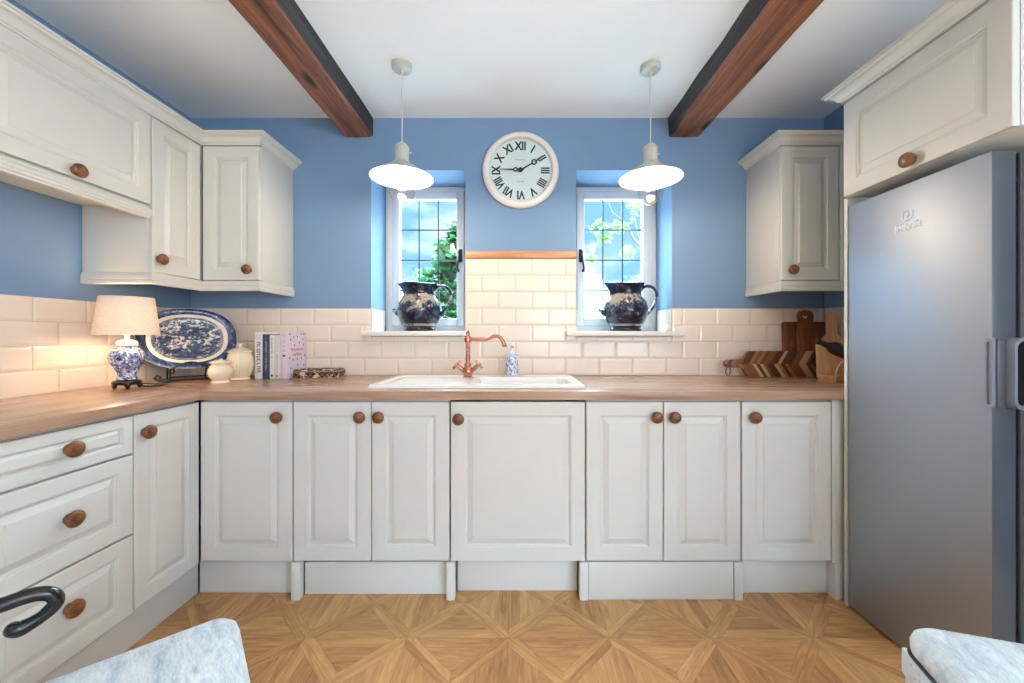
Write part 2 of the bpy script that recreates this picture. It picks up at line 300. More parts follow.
# ------------------------------------------------------------------ mesh helpers
class MB:
    def __init__(s): s.bm = bmesh.new()
    def _face(s, vs_, mi=0):
        try:
            f = s.bm.faces.new(vs_); f.material_index = mi; return f
        except ValueError: return None
    def box(s, x0, x1, y0, y1, z0, z1, bev=0.0, mi=0, mat=None, seg=2):
        r = bmesh.ops.create_cube(s.bm, size=1.0); vs_ = r['verts']
        for v in vs_: v.co = Vector(((x0+x1)/2+v.co.x*(x1-x0), (y0+y1)/2+v.co.y*(y1-y0), (z0+z1)/2+v.co.z*(z1-z0)))
        fs = set(f for v in vs_ for f in v.link_faces)
        for f in fs: f.material_index = mi
        allv = vs_
        if bev > 0:
            es = list(set(e for v in vs_ for e in v.link_edges))
            r2 = bmesh.ops.bevel(s.bm, geom=es, offset=bev, segments=seg, profile=0.5, affect='EDGES')
            allv = list(set(v for f in r2['faces'] for v in f.verts)) 
            for f in r2['faces']: f.material_index = mi
        if mat is not None:
            for v in allv: v.co = mat @ v.co
        return s
    def grid(s, rows, close_u=False, close_v=False, mi=0):
        V = [[s.bm.verts.new(p) for p in row] for row in rows]
        nr = len(V); nc = len(V[0])
        for i in range(nr if close_v else nr-1):
            for j in range(nc if close_u else nc-1):
                s._face([V[i][j], V[i][(j+1) % nc], V[(i+1) % nr][(j+1) % nc], V[(i+1) % nr][j]], mi)
        return V
    def lathe(s, prof, seg=32, mat=None, mi=0, cap=True):
        mat = mat or Matrix()
        rows = [[mat @ Vector((max(r, 1e-5)*math.cos(2*PI*k/seg), max(r, 1e-5)*math.sin(2*PI*k/seg), z)) for k in range(seg)] for r, z in prof]
        V = s.grid(rows, close_u=True, mi=mi)
        if cap:
            s._face(list(reversed(V[0])), mi); s._face(V[-1], mi)
        return s
    def tube(s, pts, r, seg=10, closed=False, mi=0, flat=1.0, sub=1):
        if sub > 1:
            Q = [Vector(p) for p in pts]; n = len(Q); RR = r if isinstance(r, (list, tuple)) else [r]*n; P2 = []; R2 = []
            for i in range(n-1):
                a, b, c, d = Q[max(i-1, 0)], Q[i], Q[i+1], Q[min(i+2, n-1)]
                for k in range(sub):
                    t = k/sub; P2.append(0.5*((2*b)+(c-a)*t+(2*a-5*b+4*c-d)*t*t+(3*b-a-3*c+d)*t**3)); R2.append(RR[i]*(1-t)+RR[i+1]*t)
            P2.append(Q[-1]); R2.append(RR[-1]); pts, r = P2, R2
        P = [Vector(p) for p in pts]; n = len(P)
        R = r if isinstance(r, (list, tuple)) else [r]*n
        rows = []; up = None
        for i in range(n):
            if closed: t = P[(i+1) % n]-P[i-1]
            else: t = P[min(i+1, n-1)]-P[max(i-1, 0)]
            t.normalize()
            if up is None:
                up = Vector((0, 0, 1)) if abs(t.z) < 0.9 else Vector((1, 0, 0))
            a = (up-t*up.dot(t)).normalized(); up = a; b = t.cross(a)
            rows.append([P[i]+(a*math.cos(2*PI*k/seg)+b*flat*math.sin(2*PI*k/seg))*R[i] for k in range(seg)])
        V = s.grid(rows, close_u=True, close_v=closed, mi=mi)
        if not closed:
            s._face(list(reversed(V[0])), mi); s._face(V[-1], mi)
        return s
    def prism(s, poly, d0, d1, to, mi=0, bev=0.0):
        a = [s.bm.verts.new(to(u, v, d0)) for u, v in poly]; b = [s.bm.verts.new(to(u, v, d1)) for u, v in poly]
        n = len(poly); fs = [s._face(list(reversed(a)), mi), s._face(b, mi)]
        for k in range(n): s._face([a[k], a[(k+1) % n], b[(k+1) % n], b[k]], mi)
        if bev:
            es = [e for f in fs if f for e in f.edges]
            r2 = bmesh.ops.bevel(s.bm, geom=list(set(es)), offset=bev, segments=2, profile=0.5, affect='EDGES')
            for f in r2['faces']: f.material_index = mi
        return s
    def ring_prism(s, outer, inner, d0, d1, to, mi=0):
        n = len(outer)
        rows = [[to(u, v, d0) for u, v in outer], [to(u, v, d1) for u, v in outer], [to(u, v, d1) for u, v in inner], [to(u, v, d0) for u, v in inner]]
        s.grid(rows, close_u=True, close_v=True, mi=mi); return s
    def sweep(s, path, prof, z0, closed=False, mi=0):
        # path: list of 2-D points; profile (d, z): d is distance to the right of the direction of travel
        n = len(path); P = [Vector(p) for p in path]; rows = []
        for i in range(n):
            d1 = (P[i]-P[i-1]).normalized() if i > 0 else None; d2 = (P[i+1]-P[i]).normalized() if i < n-1 else None
            if d1 is None: d1 = d2
            if d2 is None: d2 = d1
            n1 = Vector((d1.y, -d1.x)); n2 = Vector((d2.y, -d2.x)); m = (n1+n2); m = m/ max(1e-6, m.dot(n1))
            rows.append([Vector((P[i].x+m.x*d, P[i].y+m.y*d, z0+z)) for d, z in prof])
        V = s.grid(rows, close_u=True, mi=mi); s._face(list(reversed(V[0])), mi); s._face(V[-1], mi); return s
    def text(s, body, size, mat, ext=0.0006, mi=0, sx=1.0, align='CENTER', bold=0.0):
        cu = bpy.data.curves.new('t', 'FONT'); cu.body = body; cu.size = size; cu.extrude = ext; cu.align_x = align; cu.align_y = 'CENTER'; cu.resolution_u = 2; cu.offset = bold
        o = bpy.data.objects.new('t', cu); C.objects.link(o)
        dg = bpy.context.evaluated_depsgraph_get(); me = bpy.data.meshes.new_from_object(o.evaluated_get(dg))
        bpy.data.objects.remove(o); bpy.data.curves.remove(cu)
        me.transform(mat @ Matrix.Diagonal((sx, 1, 1, 1)))
        n0 = len(s.bm.faces); s.bm.from_mesh(me); bpy.data.meshes.remove(me)
        s.bm.faces.ensure_lookup_table()
        for f in s.bm.faces[n0:]: f.material_index = mi
        return s
    def build(s, name, mat, parent=None, smooth=35, loc=None, weld=0.0):
        if weld: bmesh.ops.remove_doubles(s.bm, verts=s.bm.verts, dist=weld)
        bmesh.ops.recalc_face_normals(s.bm, faces=s.bm.faces)
        if smooth:
            lim = math.radians(smooth)
            for f in s.bm.faces: f.smooth = True
            for e in s.bm.edges:
                if len(e.link_faces) != 2 or e.calc_face_angle(0) > lim: e.smooth = False
        me = bpy.data.meshes.new(name); s.bm.to_mesh(me); s.bm.free()
        for m in (mat if isinstance(mat, (list, tuple)) else [mat]): me.materials.append(M[m])
        o = bpy.data.objects.new(name, me); C.objects.link(o)
        if parent is not None: o.parent = parent
        if loc is not None: o.location = loc
        return o

def tag(o, label, cat, group=None, kind=None):
    o['label'] = label; o['category'] = cat
    if group: o['group'] = group
    if kind: o['kind'] = kind
    return o
def thing(name, label, cat, loc=(0, 0, 0), rotz=0.0, group=None):
    o = bpy.data.objects.new(name, None); C.objects.link(o); o.empty_display_size = 0.05
    o.location = loc; o.rotation_euler = (0, 0, rotz)
    return tag(o, label, cat, group)
def struct(o): o['kind'] = 'structure'; return o
def copy_tree(o, parent=None):
    c = o.copy(); C.objects.link(c)
    if parent is not None: c.parent = parent
    for ch in list(o.children): copy_tree(ch, c)
    return c
def T(x=0, y=0, z=0): return Matrix.Translation((x, y, z))
def R(a, ax): return Matrix.Rotation(a, 4, ax)
def arc(cx, cy, r, a0, a1, n): return [(cx+r*math.cos(a0+(a1-a0)*k/n), cy+r*math.sin(a0+(a1-a0)*k/n)) for k in range(n+1)]
def rrect(x0, x1, y0, y1, r, n=5):
    return (arc(x1-r, y0+r, r, -PI/2, 0, n)+arc(x1-r, y1-r, r, 0, PI/2, n)+arc(x0+r, y1-r, r, PI/2, PI, n)+arc(x0+r, y0+r, r, PI, 1.5*PI, n))
XZ = lambda u, v, d: Vector((u, d, v))      # polygon drawn in x-z, thickness along y
XY = lambda u, v, d: Vector((u, v, d))

# ------------------------------------------------------------------ room shell
XL, XR, XR2, YB, YR, ZC = -2.04, 1.92, 2.12, 2.47, -3.0, 2.5525
YO = 2.86                                    # outer face of the window wall
W1 = (-0.9125, -0.322); W2 = (0.371, 0.969); WZ = (1.22, 2.2275)
m = MB(); m.box(XL-0.3, XR2+0.3, YR-0.3, YO, -0.12, 0.0); struct(m.build('floor', 'floor', smooth=0))
m = MB(); m.box(XL-0.3, XR2+0.3, YR-0.3, YO, ZC, ZC+0.15); struct(m.build('ceiling', 'ceiling', smooth=0))
m = MB()
xs = [XL-0.3, W1[0], W1[1], W2[0], W2[1], XR2+0.3]
for k in range(5):
    if k in (1, 3):
        m.box(xs[k], xs[k+1], YB, YO, 0, WZ[0]-0.015); m.box(xs[k], xs[k+1], YB, YO, WZ[1], ZC)
    else: m.box(xs[k], xs[k+1], YB, YO, 0, ZC)
struct(m.build('wall_back', 'wall', smooth=0))
m = MB(); m.box(XL-0.3, XL, YR-0.3, YB, 0, ZC); struct(m.build('wall_left', 'wall', smooth=0))
m = MB(); m.box(XR, XR2+0.3, 1.76, YB, 0, ZC); 
m.box(XR2, XR2+0.3, -0.5, 1.76, 0, ZC); m.box(XR2, XR2+0.3, YR-0.3, -2.5, 0, ZC); m.box(XR2, XR2+0.3, -2.5, -0.5, 0, 0.75); m.box(XR2, XR2+0.3, -2.5, -0.5, 2.35, ZC); struct(m.build('wall_right', 'wall', smooth=0))
m = MB()
m.box(XL, 0.2, YR-0.3, YR, 0, ZC); m.box(2.0, XR2, YR-0.3, YR, 0, ZC); m.box(0.2, 2.0, YR-0.3, YR, 0, 0.6); m.box(0.2, 2.0, YR-0.3, YR, 2.4, ZC)
struct(m.build('wall_rear', 'rearwall', smooth=0))

# ceiling beams
def beam(name, x0, x1, label):
    m = MB(); rnd = random.Random(x0)
    n = 26; rows = []
    for k in range(n+1):
        y = YR+(YB-YR)*k/n; j = lambda a: rnd.uniform(-a, a)
        z0 = 2.434
        rows.append([(x0+j(.004), y, ZC+0.002), (x0+j(.005), y, z0+0.012+j(.003)), (x0+0.012+j(.004), y, z0+j(.003)), ((x0+x1)/2, y, z0+j(.003)), (x1-0.012+j(.004), y, z0+j(.003)), (x1+j(.005), y, z0+0.012+j(.003)), (x1+j(.004), y, ZC+0.002)])
    V = m.grid([[Vector(p) for p in r] for r in rows])
    m._face([v for v in V[0]]); m._face([v for v in V[-1]])
    m.bm.normal_update()
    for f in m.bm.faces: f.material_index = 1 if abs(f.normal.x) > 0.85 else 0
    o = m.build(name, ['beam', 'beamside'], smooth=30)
    return tag(o, label, 'beam', 'ceiling beams')
beam('ceiling_beam', -1.078, -0.902, 'knotty brown wooden ceiling beam left of the clock, dark-stained on its sides')
beam('ceiling_beam', 0.945, 1.145, 'brown wooden ceiling beam right of the clock, nearer the fridge')

# ------------------------------------------------------------------ splashback tiles
ROW0, RH, TW = 0.9475, 0.1037, 0.2095
def tile_rows(m, to, segs_for_row, joint_for_row, nrows):
    g = 0.0016
    for k in range(nrows):
        z0 = ROW0+RH*k if k else 0.9436; z1 = ROW0+RH*(k+1)
        for (a, b, zlo, zhi) in segs_for_row(k):
            lo = max(z0, zlo); hi = min(z1, zhi)
            if hi-lo < 0.008: continue
            m.prism([(a, lo), (b, lo), (b, hi), (a, hi)], 0.0, 0.003, to, mi=1)
            j = joint_for_row(k); n0 = math.floor((a-j)/TW)
            u = j+n0*TW
            while u < b-1e-4:
                ua = max(u, a)+g; ub = min(u+TW, b)-g; u += TW
                if ub-ua < 0.01: continue
                e = min(0.011, (ub-ua)/3, (hi-lo)/3)
                r0 = [(ua, lo+g), (ub, lo+g), (ub, hi-g), (ua, hi-g)]
                r1 = [(ua+e, lo+g+e), (ub-e, lo+g+e), (ub-e, hi-g-e), (ua+e, hi-g-e)]
                V = m.grid([[to(p, q, 0.003) for p, q in r0], [to(p, q, 0.0045) for p, q in r0], [to(p, q, 0.0068) for p, q in r1]], close_u=True)
                m._face(V[2])
m = MB()
def back_segs(k):
    if k < 2: return [(XL, XR, 0, 9)]
    if k == 2: return [(XL, W1[0], 0, 9), (W1[0], W1[1], 0, 1.188), (W1[1], W2[0], 0, 9), (W2[0], W2[1], 0, 1.188), (W2[1], XR, 0, 9)]
    if k == 3: return [(XL, W1[0], 0, 9), (W1[1], W2[0], 0, 9), (W2[1], XR, 0, 9)]
    return [(W1[1], W2[0], 0, 9)]
tile_rows(m, lambda u, z, d: Vector((u, YB-d, z)), back_segs, lambda k: -0.117 if k % 2 == 0 else -0.0125, 7)
# returns inside the window reveals
for x, sgn in ((W1[0], 1), (W2[1], -1), (W1[1], -1), (W2[0], 1)):
    to = lambda u, z, d, x=x, sgn=sgn: Vector((x+sgn*d, u, z))
    tile_rows(m, to, lambda k: [(YB, 2.72, 1.222, 9)] if k in (2, 3) else [], lambda k: YB, 4)
struct(m.build('wall_back_tiles', ['tile', 'grout'], smooth=0))
m = MB()
tile_rows(m, lambda u, z, d: Vector((XL+d, u, z-0.007)), lambda k: [(0.9, YB-0.006, 0, 9)], lambda k: 1.66 if k % 2 else 1.755, 4)
struct(m.build('wall_left_tiles', ['tile', 'grout'], smooth=0))
m = MB()
tile_rows(m, lambda u, z, d: Vector((XR-d, u, z)), lambda k: [(1.762, YB-0.008, 0, 9)], lambda k: 1.80 if k % 2 else 1.90, 4)
struct(m.build('wall_right_tiles', ['tile', 'grout'], smooth=0))
m = MB(); m.box(W1[1]+0.001, W2[0]-0.001, YB-0.018, YB, 1.674, 1.716, 0.004); o = m.build('trim_1', 'oaktrim'); struct(o)

# ------------------------------------------------------------------ windows and sills
def make_window(idx, x0, x1, handle_left):
    yw = 2.75; z0, z1 = WZ
    root = bpy.data.objects.new('window_%d' % idx, None); C.objects.link(root); root.location = ((x0+x1)/2, yw, z0); struct(root)
    w = (x1-x0)/2; h = z1-z0
    def frame(a, b, c, d, t, ya, yb, name, bev=0.004):
        m = MB()
        m.box(a, a+t, ya, yb, c, d, bev); m.box(b-t, b, ya, yb, c, d, bev)
        m.box(a+t-0.001, b-t+0.001, ya, yb, c, c+t, bev); m.box(a+t-0.001, b-t+0.001, ya, yb, d-t, d, bev)
        return m.build(name, 'white', root)
    frame(-w, w, 0, h, 0.044, 0.0, 0.08, 'window_frame')
    s = frame(-w+0.045, w-0.045, 0.040, h-0.036, 0.052, -0.012, 0.045, 'window_sash', 0.006)
    gx0, gx1, gz0, gz1 = -w+0.093, w-0.093, 0.088, h-0.085
    m = MB(); m.box(gx0-0.006, gx1+0.006, 0.016, 0.020, gz0-0.006, gz1+0.006); m.build('window_pane', 'pane', s, smooth=0)
    m = MB()
    for k in (1, 2): xx = gx0+(gx1-gx0)*k/3; m.box(xx-0.004, xx+0.004, 0.012, 0.0235, gz0-.004, gz1+.004, 0.001)
    for k in range(1, 4): zz = gz1-0.2115*k; m.box(gx0-.004, gx1+.004, 0.0115, 0.024, zz-0.004, zz+0.004, 0.001)
    m.build('lead_grid', 'lead', s)
    hx = (-w+0.068) if handle_left else (w-0.068); sg = 1 if handle_left else -1
    m = MB(); hz = 0.525
    m.box(hx-0.011, hx+0.011, -0.020, -0.012, hz-0.045, hz+0.045, 0.003)
    m.lathe([(0.009, 0), (0.009, 0.018), (0.013, 0.022), (0.013, 0.032), (0.004, 0.036)], 14, T(hx, -0.018, hz+0.018) @ R(PI/2, 'X'))
    m.tube([(hx, -0.045, hz+0.03), (hx+sg*0.002, -0.047, hz), (hx+sg*0.012, -0.05, hz-0.05), (hx+sg*0.018, -0.052, hz-0.09), (hx+sg*0.012, -0.056, hz-0.115)], [0.007, 0.010, 0.008, 0.007, 0.011], 10)
    m.build('window_handle', 'ironhandle', s)
make_window(1, W1[0], W1[1], False); make_window(2, W2[0], W2[1], True)
for x0, x1, nm in ((-0.957, -0.288, 'trim_2'), (0.306, 1.03, 'trim_3')):
    wx = W1 if x0 < 0 else W2
    m = MB(); m.box(x0, x1, 2.415, YB-0.0005, 1.190, 1.2205, 0.006); m.box(wx[0]+0.009, wx[1]-0.009, YB-0.02, 2.752, 1.205, 1.2205)
    struct(m.build(nm, 'sill'))
m = MB()
for a, b, c, d in ((0.2, 2.0, 0.6, 0.68), (0.2, 2.0, 2.32, 2.4)): m.box(a, b, YR-0.16, YR-0.06, c, d, 0.005)
for xx in (0.2, 1.06, 1.92): m.box(xx, xx+0.08, YR-0.16, YR-0.06, 0.68, 2.32, 0.005)
struct(m.build('window_3', 'white'))  # unseen window frame, added around the rear fill lamp
m = MB()
for c, d in ((0.75, 0.82), (2.28, 2.35)): m.box(XR2+0.08, XR2+0.16, -2.5, -0.5, c, d, 0.005)
for yy in (-2.5, -1.54, -0.57): m.box(XR2+0.08, XR2+0.16, yy, yy+0.07, 0.82, 2.28, 0.005)
struct(m.build('window_4', 'white'))  # unseen window added in the right wall to hold the side fill lamp

# ------------------------------------------------------------------ kitchen units
def door_panel(m, x0, x1, z0, z1, stile=0.062, yf=0.0, th=0.02):
    s = stile; p = min(1.0, ((z1-z0)/2-0.012-s)/0.043)
    rings = [(0.0, th), (0.0, 0.003), (0.0012, 0.0009), (0.003, 0.0), (s-0.004, 0.0), (s, 0.0010), (s+0.0015*p, 0.0050), (s+0.006*p, 0.0065), (s+0.008*p, 0.0115), (s+0.013*p, 0.0125), (s+0.036*p, 0.0038), (s+0.037*p, 0.0010), (s+0.043*p, 0.0006)]
    rows = [[Vector((x0+o, yf+d, z0+o)), Vector((x1-o, yf+d, z0+o)), Vector((x1-o, yf+d, z1-o)), Vector((x0+o, yf+d, z1-o))] for o, d in rings]
    V = m.grid(rows, close_u=True); m._face(list(reversed(V[0]))); m._face(V[-1])
def knob(parent, x, z, r=0.0245):
    m = MB(); k = 1.07*r/0.0245
    prof = [(0.0155, -0.001), (0.0160, 0.002), (0.0125, 0.0045), (0.0115, 0.008), (0.0140, 0.012), (0.0205, 0.0145), (0.0245, 0.018), (0.0250, 0.023), (0.0235, 0.028), (0.0190, 0.0320), (0.0105, 0.0340), (0.0, 0.0345)]
    m.lathe([(a*k, b) for a, b in prof], 28, R(PI/2, 'X'))
    return m.build('knob', 'knob', parent, smooth=50, loc=(x, 0, z))
def door(parent, x0, x1, z0, z1, kx, kz, stile=0.062, name='door'):
    m = MB(); door_panel(m, x0, x1, z0, z1, stile); o = m.build(name, 'cab', parent, smooth=20)
    if kx is not None: knob(o, kx, kz)
    return o
ZD0, ZD1 = 0.176, 0.893
def carcass(t, x0, x1, z0, z1, depth, y0=0.021):
    m = MB(); m.box(x0, x1, y0, depth, z0, z1, 0.001); return m.build('carcass', 'carcass', t)

YF = 1.78
def base_unit(x0, x1, splits, knobs, label):
    t = thing('base_cabinet', label, 'kitchen cabinet', (x0, YF, 0), 0, 'base cabinets of the back run')
    w = x1-x0; carcass(t, 0.001, w-0.001, 0.172, 0.77 if abs(x0+0.302) < 1e-6 else 0.902, YB-YF-0.003)
    g = 0.0022
    for (a, b), (kx, kz) in zip(splits, knobs): door(t, a-x0+g, b-x0-g, ZD0, ZD1, kx-x0, kz)
    return t
kz = 0.826
base_unit(-1.4285, -1.012, [(-1.4285, -1.012)], [(-1.073, kz)], 'single-door cream base cabinet in the left corner of the back run')
base_unit(-1.010, -0.304, [(-1.010, -0.657), (-0.657, -0.304)], [(-0.703, kz), (-0.619, kz)], 'cream double-door base cabinet just left of the wide sink cabinet')
base_unit(-0.302, 0.309, [(-0.300, 0.3085)], [(-0.262, kz-0.008)], 'widest single-door cream base cabinet, directly under the sink')
base_unit(0.311, 1.010, [(0.311, 0.660), (0.660, 1.010)], [(0.625, kz), (0.705, kz)], 'cream double-door base cabinet right of the sink cabinet, over the full-depth plinth')
base_unit(1.012, 1.418, [(1.012, 1.418)], [(1.065, kz)], 'single-door cream base cabinet next to the silver fridge')
# filler at the end of the run
m = MB(); m.box(1.421, 1.500, YF+0.002, YF+0.022, 0.165, 0.9015, 0.001); m.box(1.436, 1.500, YF+0.002, YF+0.10, 0.0, 0.1650, 0.001)
tag(m.build('filler_panel', 'cab'), 'narrow cream filler strip between the last base cabinet and the fridge', 'filler panel')

# upright plinth legs that carry the cabinet joints
for lx, lb in ((-0.998, 'short cream plinth post under the corner cabinet, leftmost of the four'), (-0.299, 'short cream plinth post at the left end of the wide sink cabinet'), (0.302, 'short cream plinth post at the right end of the wide sink cabinet'), (0.998, 'short cream plinth post nearest the fridge, right of the forward plinth board')):
    m = MB(); m.box(-0.019, 0.019, -0.004, 0.036, 0.0005, 0.1705, 0.002); m.box(-0.006, 0.002, -0.0052, 0.0, 0.0005, 0.170, 0.0005)
    o = m.build('plinth_post', 'cab'); o.location = (lx, YF, 0); tag(o, lb, 'plinth post', 'plinth posts of the back run')
# plinth boards
def plinth(x0, x1, y, zt, label, tilt=0.0):
    m = MB(); mt = R(tilt, 'X') @ R(tilt*0.06, 'Y'); m.box(-(x1-x0)/2, (x1-x0)/2, 0, 0.016, 0.001, zt, 0.001, mat=mt)
    o = m.build('plinth_board', 'cab'); o.location = ((x0+x1)/2, y, 0)
    tag(o, label, 'plinth', 'plinth boards of the back run')
plinth(-1.47, -1.020, 1.83, 0.149, 'cream plinth board at the left corner of the back run, left of the first leg')
plinth(-0.977, -0.320, 1.82, 0.149, 'cream plinth board recessed below the double doors left of the sink')
plinth(-0.278, 0.281, 1.845, 0.149, 'cream plinth board recessed below the wide sink cabinet')
plinth(0.324, 0.977, 1.782, 0.168, 'cream plinth board standing forward flush with the doors, right of the sink', -0.02)
plinth(1.019, 1.434, 1.83, 0.149, 'cream plinth board recessed at the right end, beside the fridge')
m = MB(); m.box(-1.492, -1.476, 1.0, 1.828, 0.001, 0.158, 0.001); tag(m.build('plinth_board', 'cab'), 'long cream plinth board under the drawers of the left run', 'plinth')

# left run: local x -> +Y, front faces +X
XF = -1.43
t = thing('base_cabinet', 'narrow cream corner cabinet between the drawers and the back run', 'kitchen cabinet', (XF, 1.476, 0), PI/2)
carcass(t, 0.001, 0.299, 0.158, 0.902, -XL+XF-0.003); door(t, 0.002, 0.301, 0.166, ZD1, 0.040, 0.822, 0.055)
t = thing('drawer_unit', 'cream three-drawer base unit at the near end of the left run', 'drawers', (XF, 1.014, 0), PI/2)
carcass(t, 0.0, 0.460, 0.158, 0.902, -XL+XF-0.003)
for (a, b, k, st) in ((0.756, 0.893, 0.826, 0.036), (0.456, 0.748, 0.604, 0.052), (0.158, 0.449, 0.318, 0.052)):
    door(t, 0.002, 0.458, a, b, 0.246, k+0.003, st, 'drawer_front')
m = MB(); m.box(XL+0.003, XF, 0.995, 1.0125, 0.0, 0.902, 0.001); tag(m.build('end_panel', 'cab'), 'cream end panel closing the near end of the left run', 'end panel')

# upper units, left corner
ZU0, ZU1 = 1.493, 2.219
XU = -1.71; YU = 2.14
t = thing('wall_cabinet', 'wide cream wall cabinet with a flip-up door at top left, over the lamp', 'wall cabinet', (XU, 1.230, 1.80), PI/2)
carcass(t, 0.0, 0.618, 0.0, 0.430, -XL+XU-0.003); door(t, 0.002, 0.616, 0.004, 0.424, 0.297, 0.030, 0.060)
m = MB(); m.sweep([(0.001, 0.03), (0.617, 0.03)], [(-0.0, 0), (0.012, 0), (0.024, -0.005), (0.024, -0.014), (0.030, -0.018), (0.034, -0.026), (0.034, -0.033), (0.030, -0.038), (0.030, -0.046), (0.024, -0.050), (0.024, -0.058), (0.0, -0.058)], -0.002)
m.build('light_rail', 'cab', t, smooth=25)
m = MB(); m.box(0.003, 0.612, 0.12, 0.128, -0.018, -0.0005, 0.002); m.box(0.003, 0.612, 0.05, 0.062, -0.014, -0.0005, 0.003); m.build('copper_strip', 'pewter', t)
t = thing('wall_cabinet', 'narrow cream wall cabinet in the left corner, facing the fridge', 'wall cabinet', (XU, 1.850, ZU0), PI/2)
carcass(t, 0.0, 0.618, -0.004, 0.737, -XL+XU-0.003); door(t, 0.004, 0.284, 0.0, 0.726, 0.036, 0.063, 0.060)
t = thing('wall_cabinet', 'cream wall cabinet on the back wall, left of the left window', 'wall cabinet', (-1.708, YU, ZU0), 0)
carcass(t, -0.0, 0.312, -0.004, 0.737, YB-YU-0.003, 0.021); door(t, 0.006, 0.308, 0.0, 0.726, 0.256, 0.055, 0.060)
CORN = [(-0.012, 0.0), (0.004, 0.0), (0.006, 0.006), (0.013, 0.009), (0.016, 0.016), (0.027, 0.030), (0.036, 0.035), (0.044, 0.036), (0.047, 0.044), (0.054, 0.046), (0.054, 0.055), (-0.012, 0.055)]
RAIL = [(-0.010, 0.0), (0.001, 0.0), (0.003, -0.004), (0.003, -0.012), (0.006, -0.014), (0.006, -0.030), (0.004, -0.033), (0.006, -0.036), (0.006, -0.050), (0.003, -0.054), (-0.010, -0.054)]
m = MB(); m.sweep([(XU, 1.15), (XU, YU), (-1.395, YU), (-1.395, YB-0.001)], CORN, 2.2235)
tag(m.build('cornice_moulding', 'cab', smooth=25), 'cream cornice moulding along the tops of the left wall cabinets', 'cornice')
m = MB(); m.sweep([(XL+0.001, 1.850), (XU-0.002, 1.850), (XU-0.002, YU+0.002), (-1.397, YU+0.002), (-1.397, YB-0.001)], RAIL, 1.4885)
tag(m.build('light_rail', 'cab', smooth=25), 'cream light rail moulding under the left corner wall cabinets', 'light rail')

# upper unit, right
t = thing('wall_cabinet', 'cream wall cabinet on the back wall, right of the right window', 'wall cabinet', (1.430, YU, ZU0), 0)
carcass(t, 0.0, 0.486, -0.004, 0.737, YB-YU-0.003); door(t, 0.004, 0.314, 0.0, 0.726, 0.056, 0.055, 0.060)
m = MB(); m.box(0.320, 0.486, 0.001, 0.0205, -0.002, 0.7365, 0.001); m.build('filler', 'cab', t)
m = MB(); m.sweep([(1.432, YB-0.001), (1.432, YU), (XR-0.001, YU)], [(-a, b) if False else (a, b) for a, b in [(d, z) for d, z in CORN]], 2.2235)
o = m.build('cornice_moulding', 'cab', smooth=25); tag(o, 'cream cornice moulding on the small wall cabinet right of the windows', 'cornice')
m = MB(); m.sweep([(1.434, YB-0.001), (1.434, YU+0.002), (XR-0.001, YU+0.002)], RAIL, 1.4885)
tag(m.build('light_rail', 'cab', smooth=25), 'cream light rail moulding under the wall cabinet beside the fridge', 'light rail')

# tall panel, bridge cabinet and fridge on the right: local x -> -Y, front faces -X
m = MB(); m.box(1.4535, XR-0.0005, 1.738, 1.756, 0.0, 1.797, 0.0015); tag(m.build('end_panel', 'cab'), 'tall narrow cream end panel between the worktop and the fridge', 'end panel')
t = thing('wall_cabinet', 'cream bridge cabinet with a flip-up door above the silver fridge', 'wall cabinet', (1.437, 1.742, 1.800), -PI/2)
carcass(t, 0.0, 0.600, 0.0, 0.415, 0.66); door(t, 0.003, 0.597, 0.0, 0.408, 0.305, 0.030, 0.062)
m = MB(); m.sweep([(1.90, 1.742), (1.437, 1.742), (1.437, 1.10)], CORN, 2.2155)
o = m.build('cornice_moulding', 'cab', smooth=25); tag(o, 'cream cornice moulding along the top of the cabinet over the fridge', 'cornice')

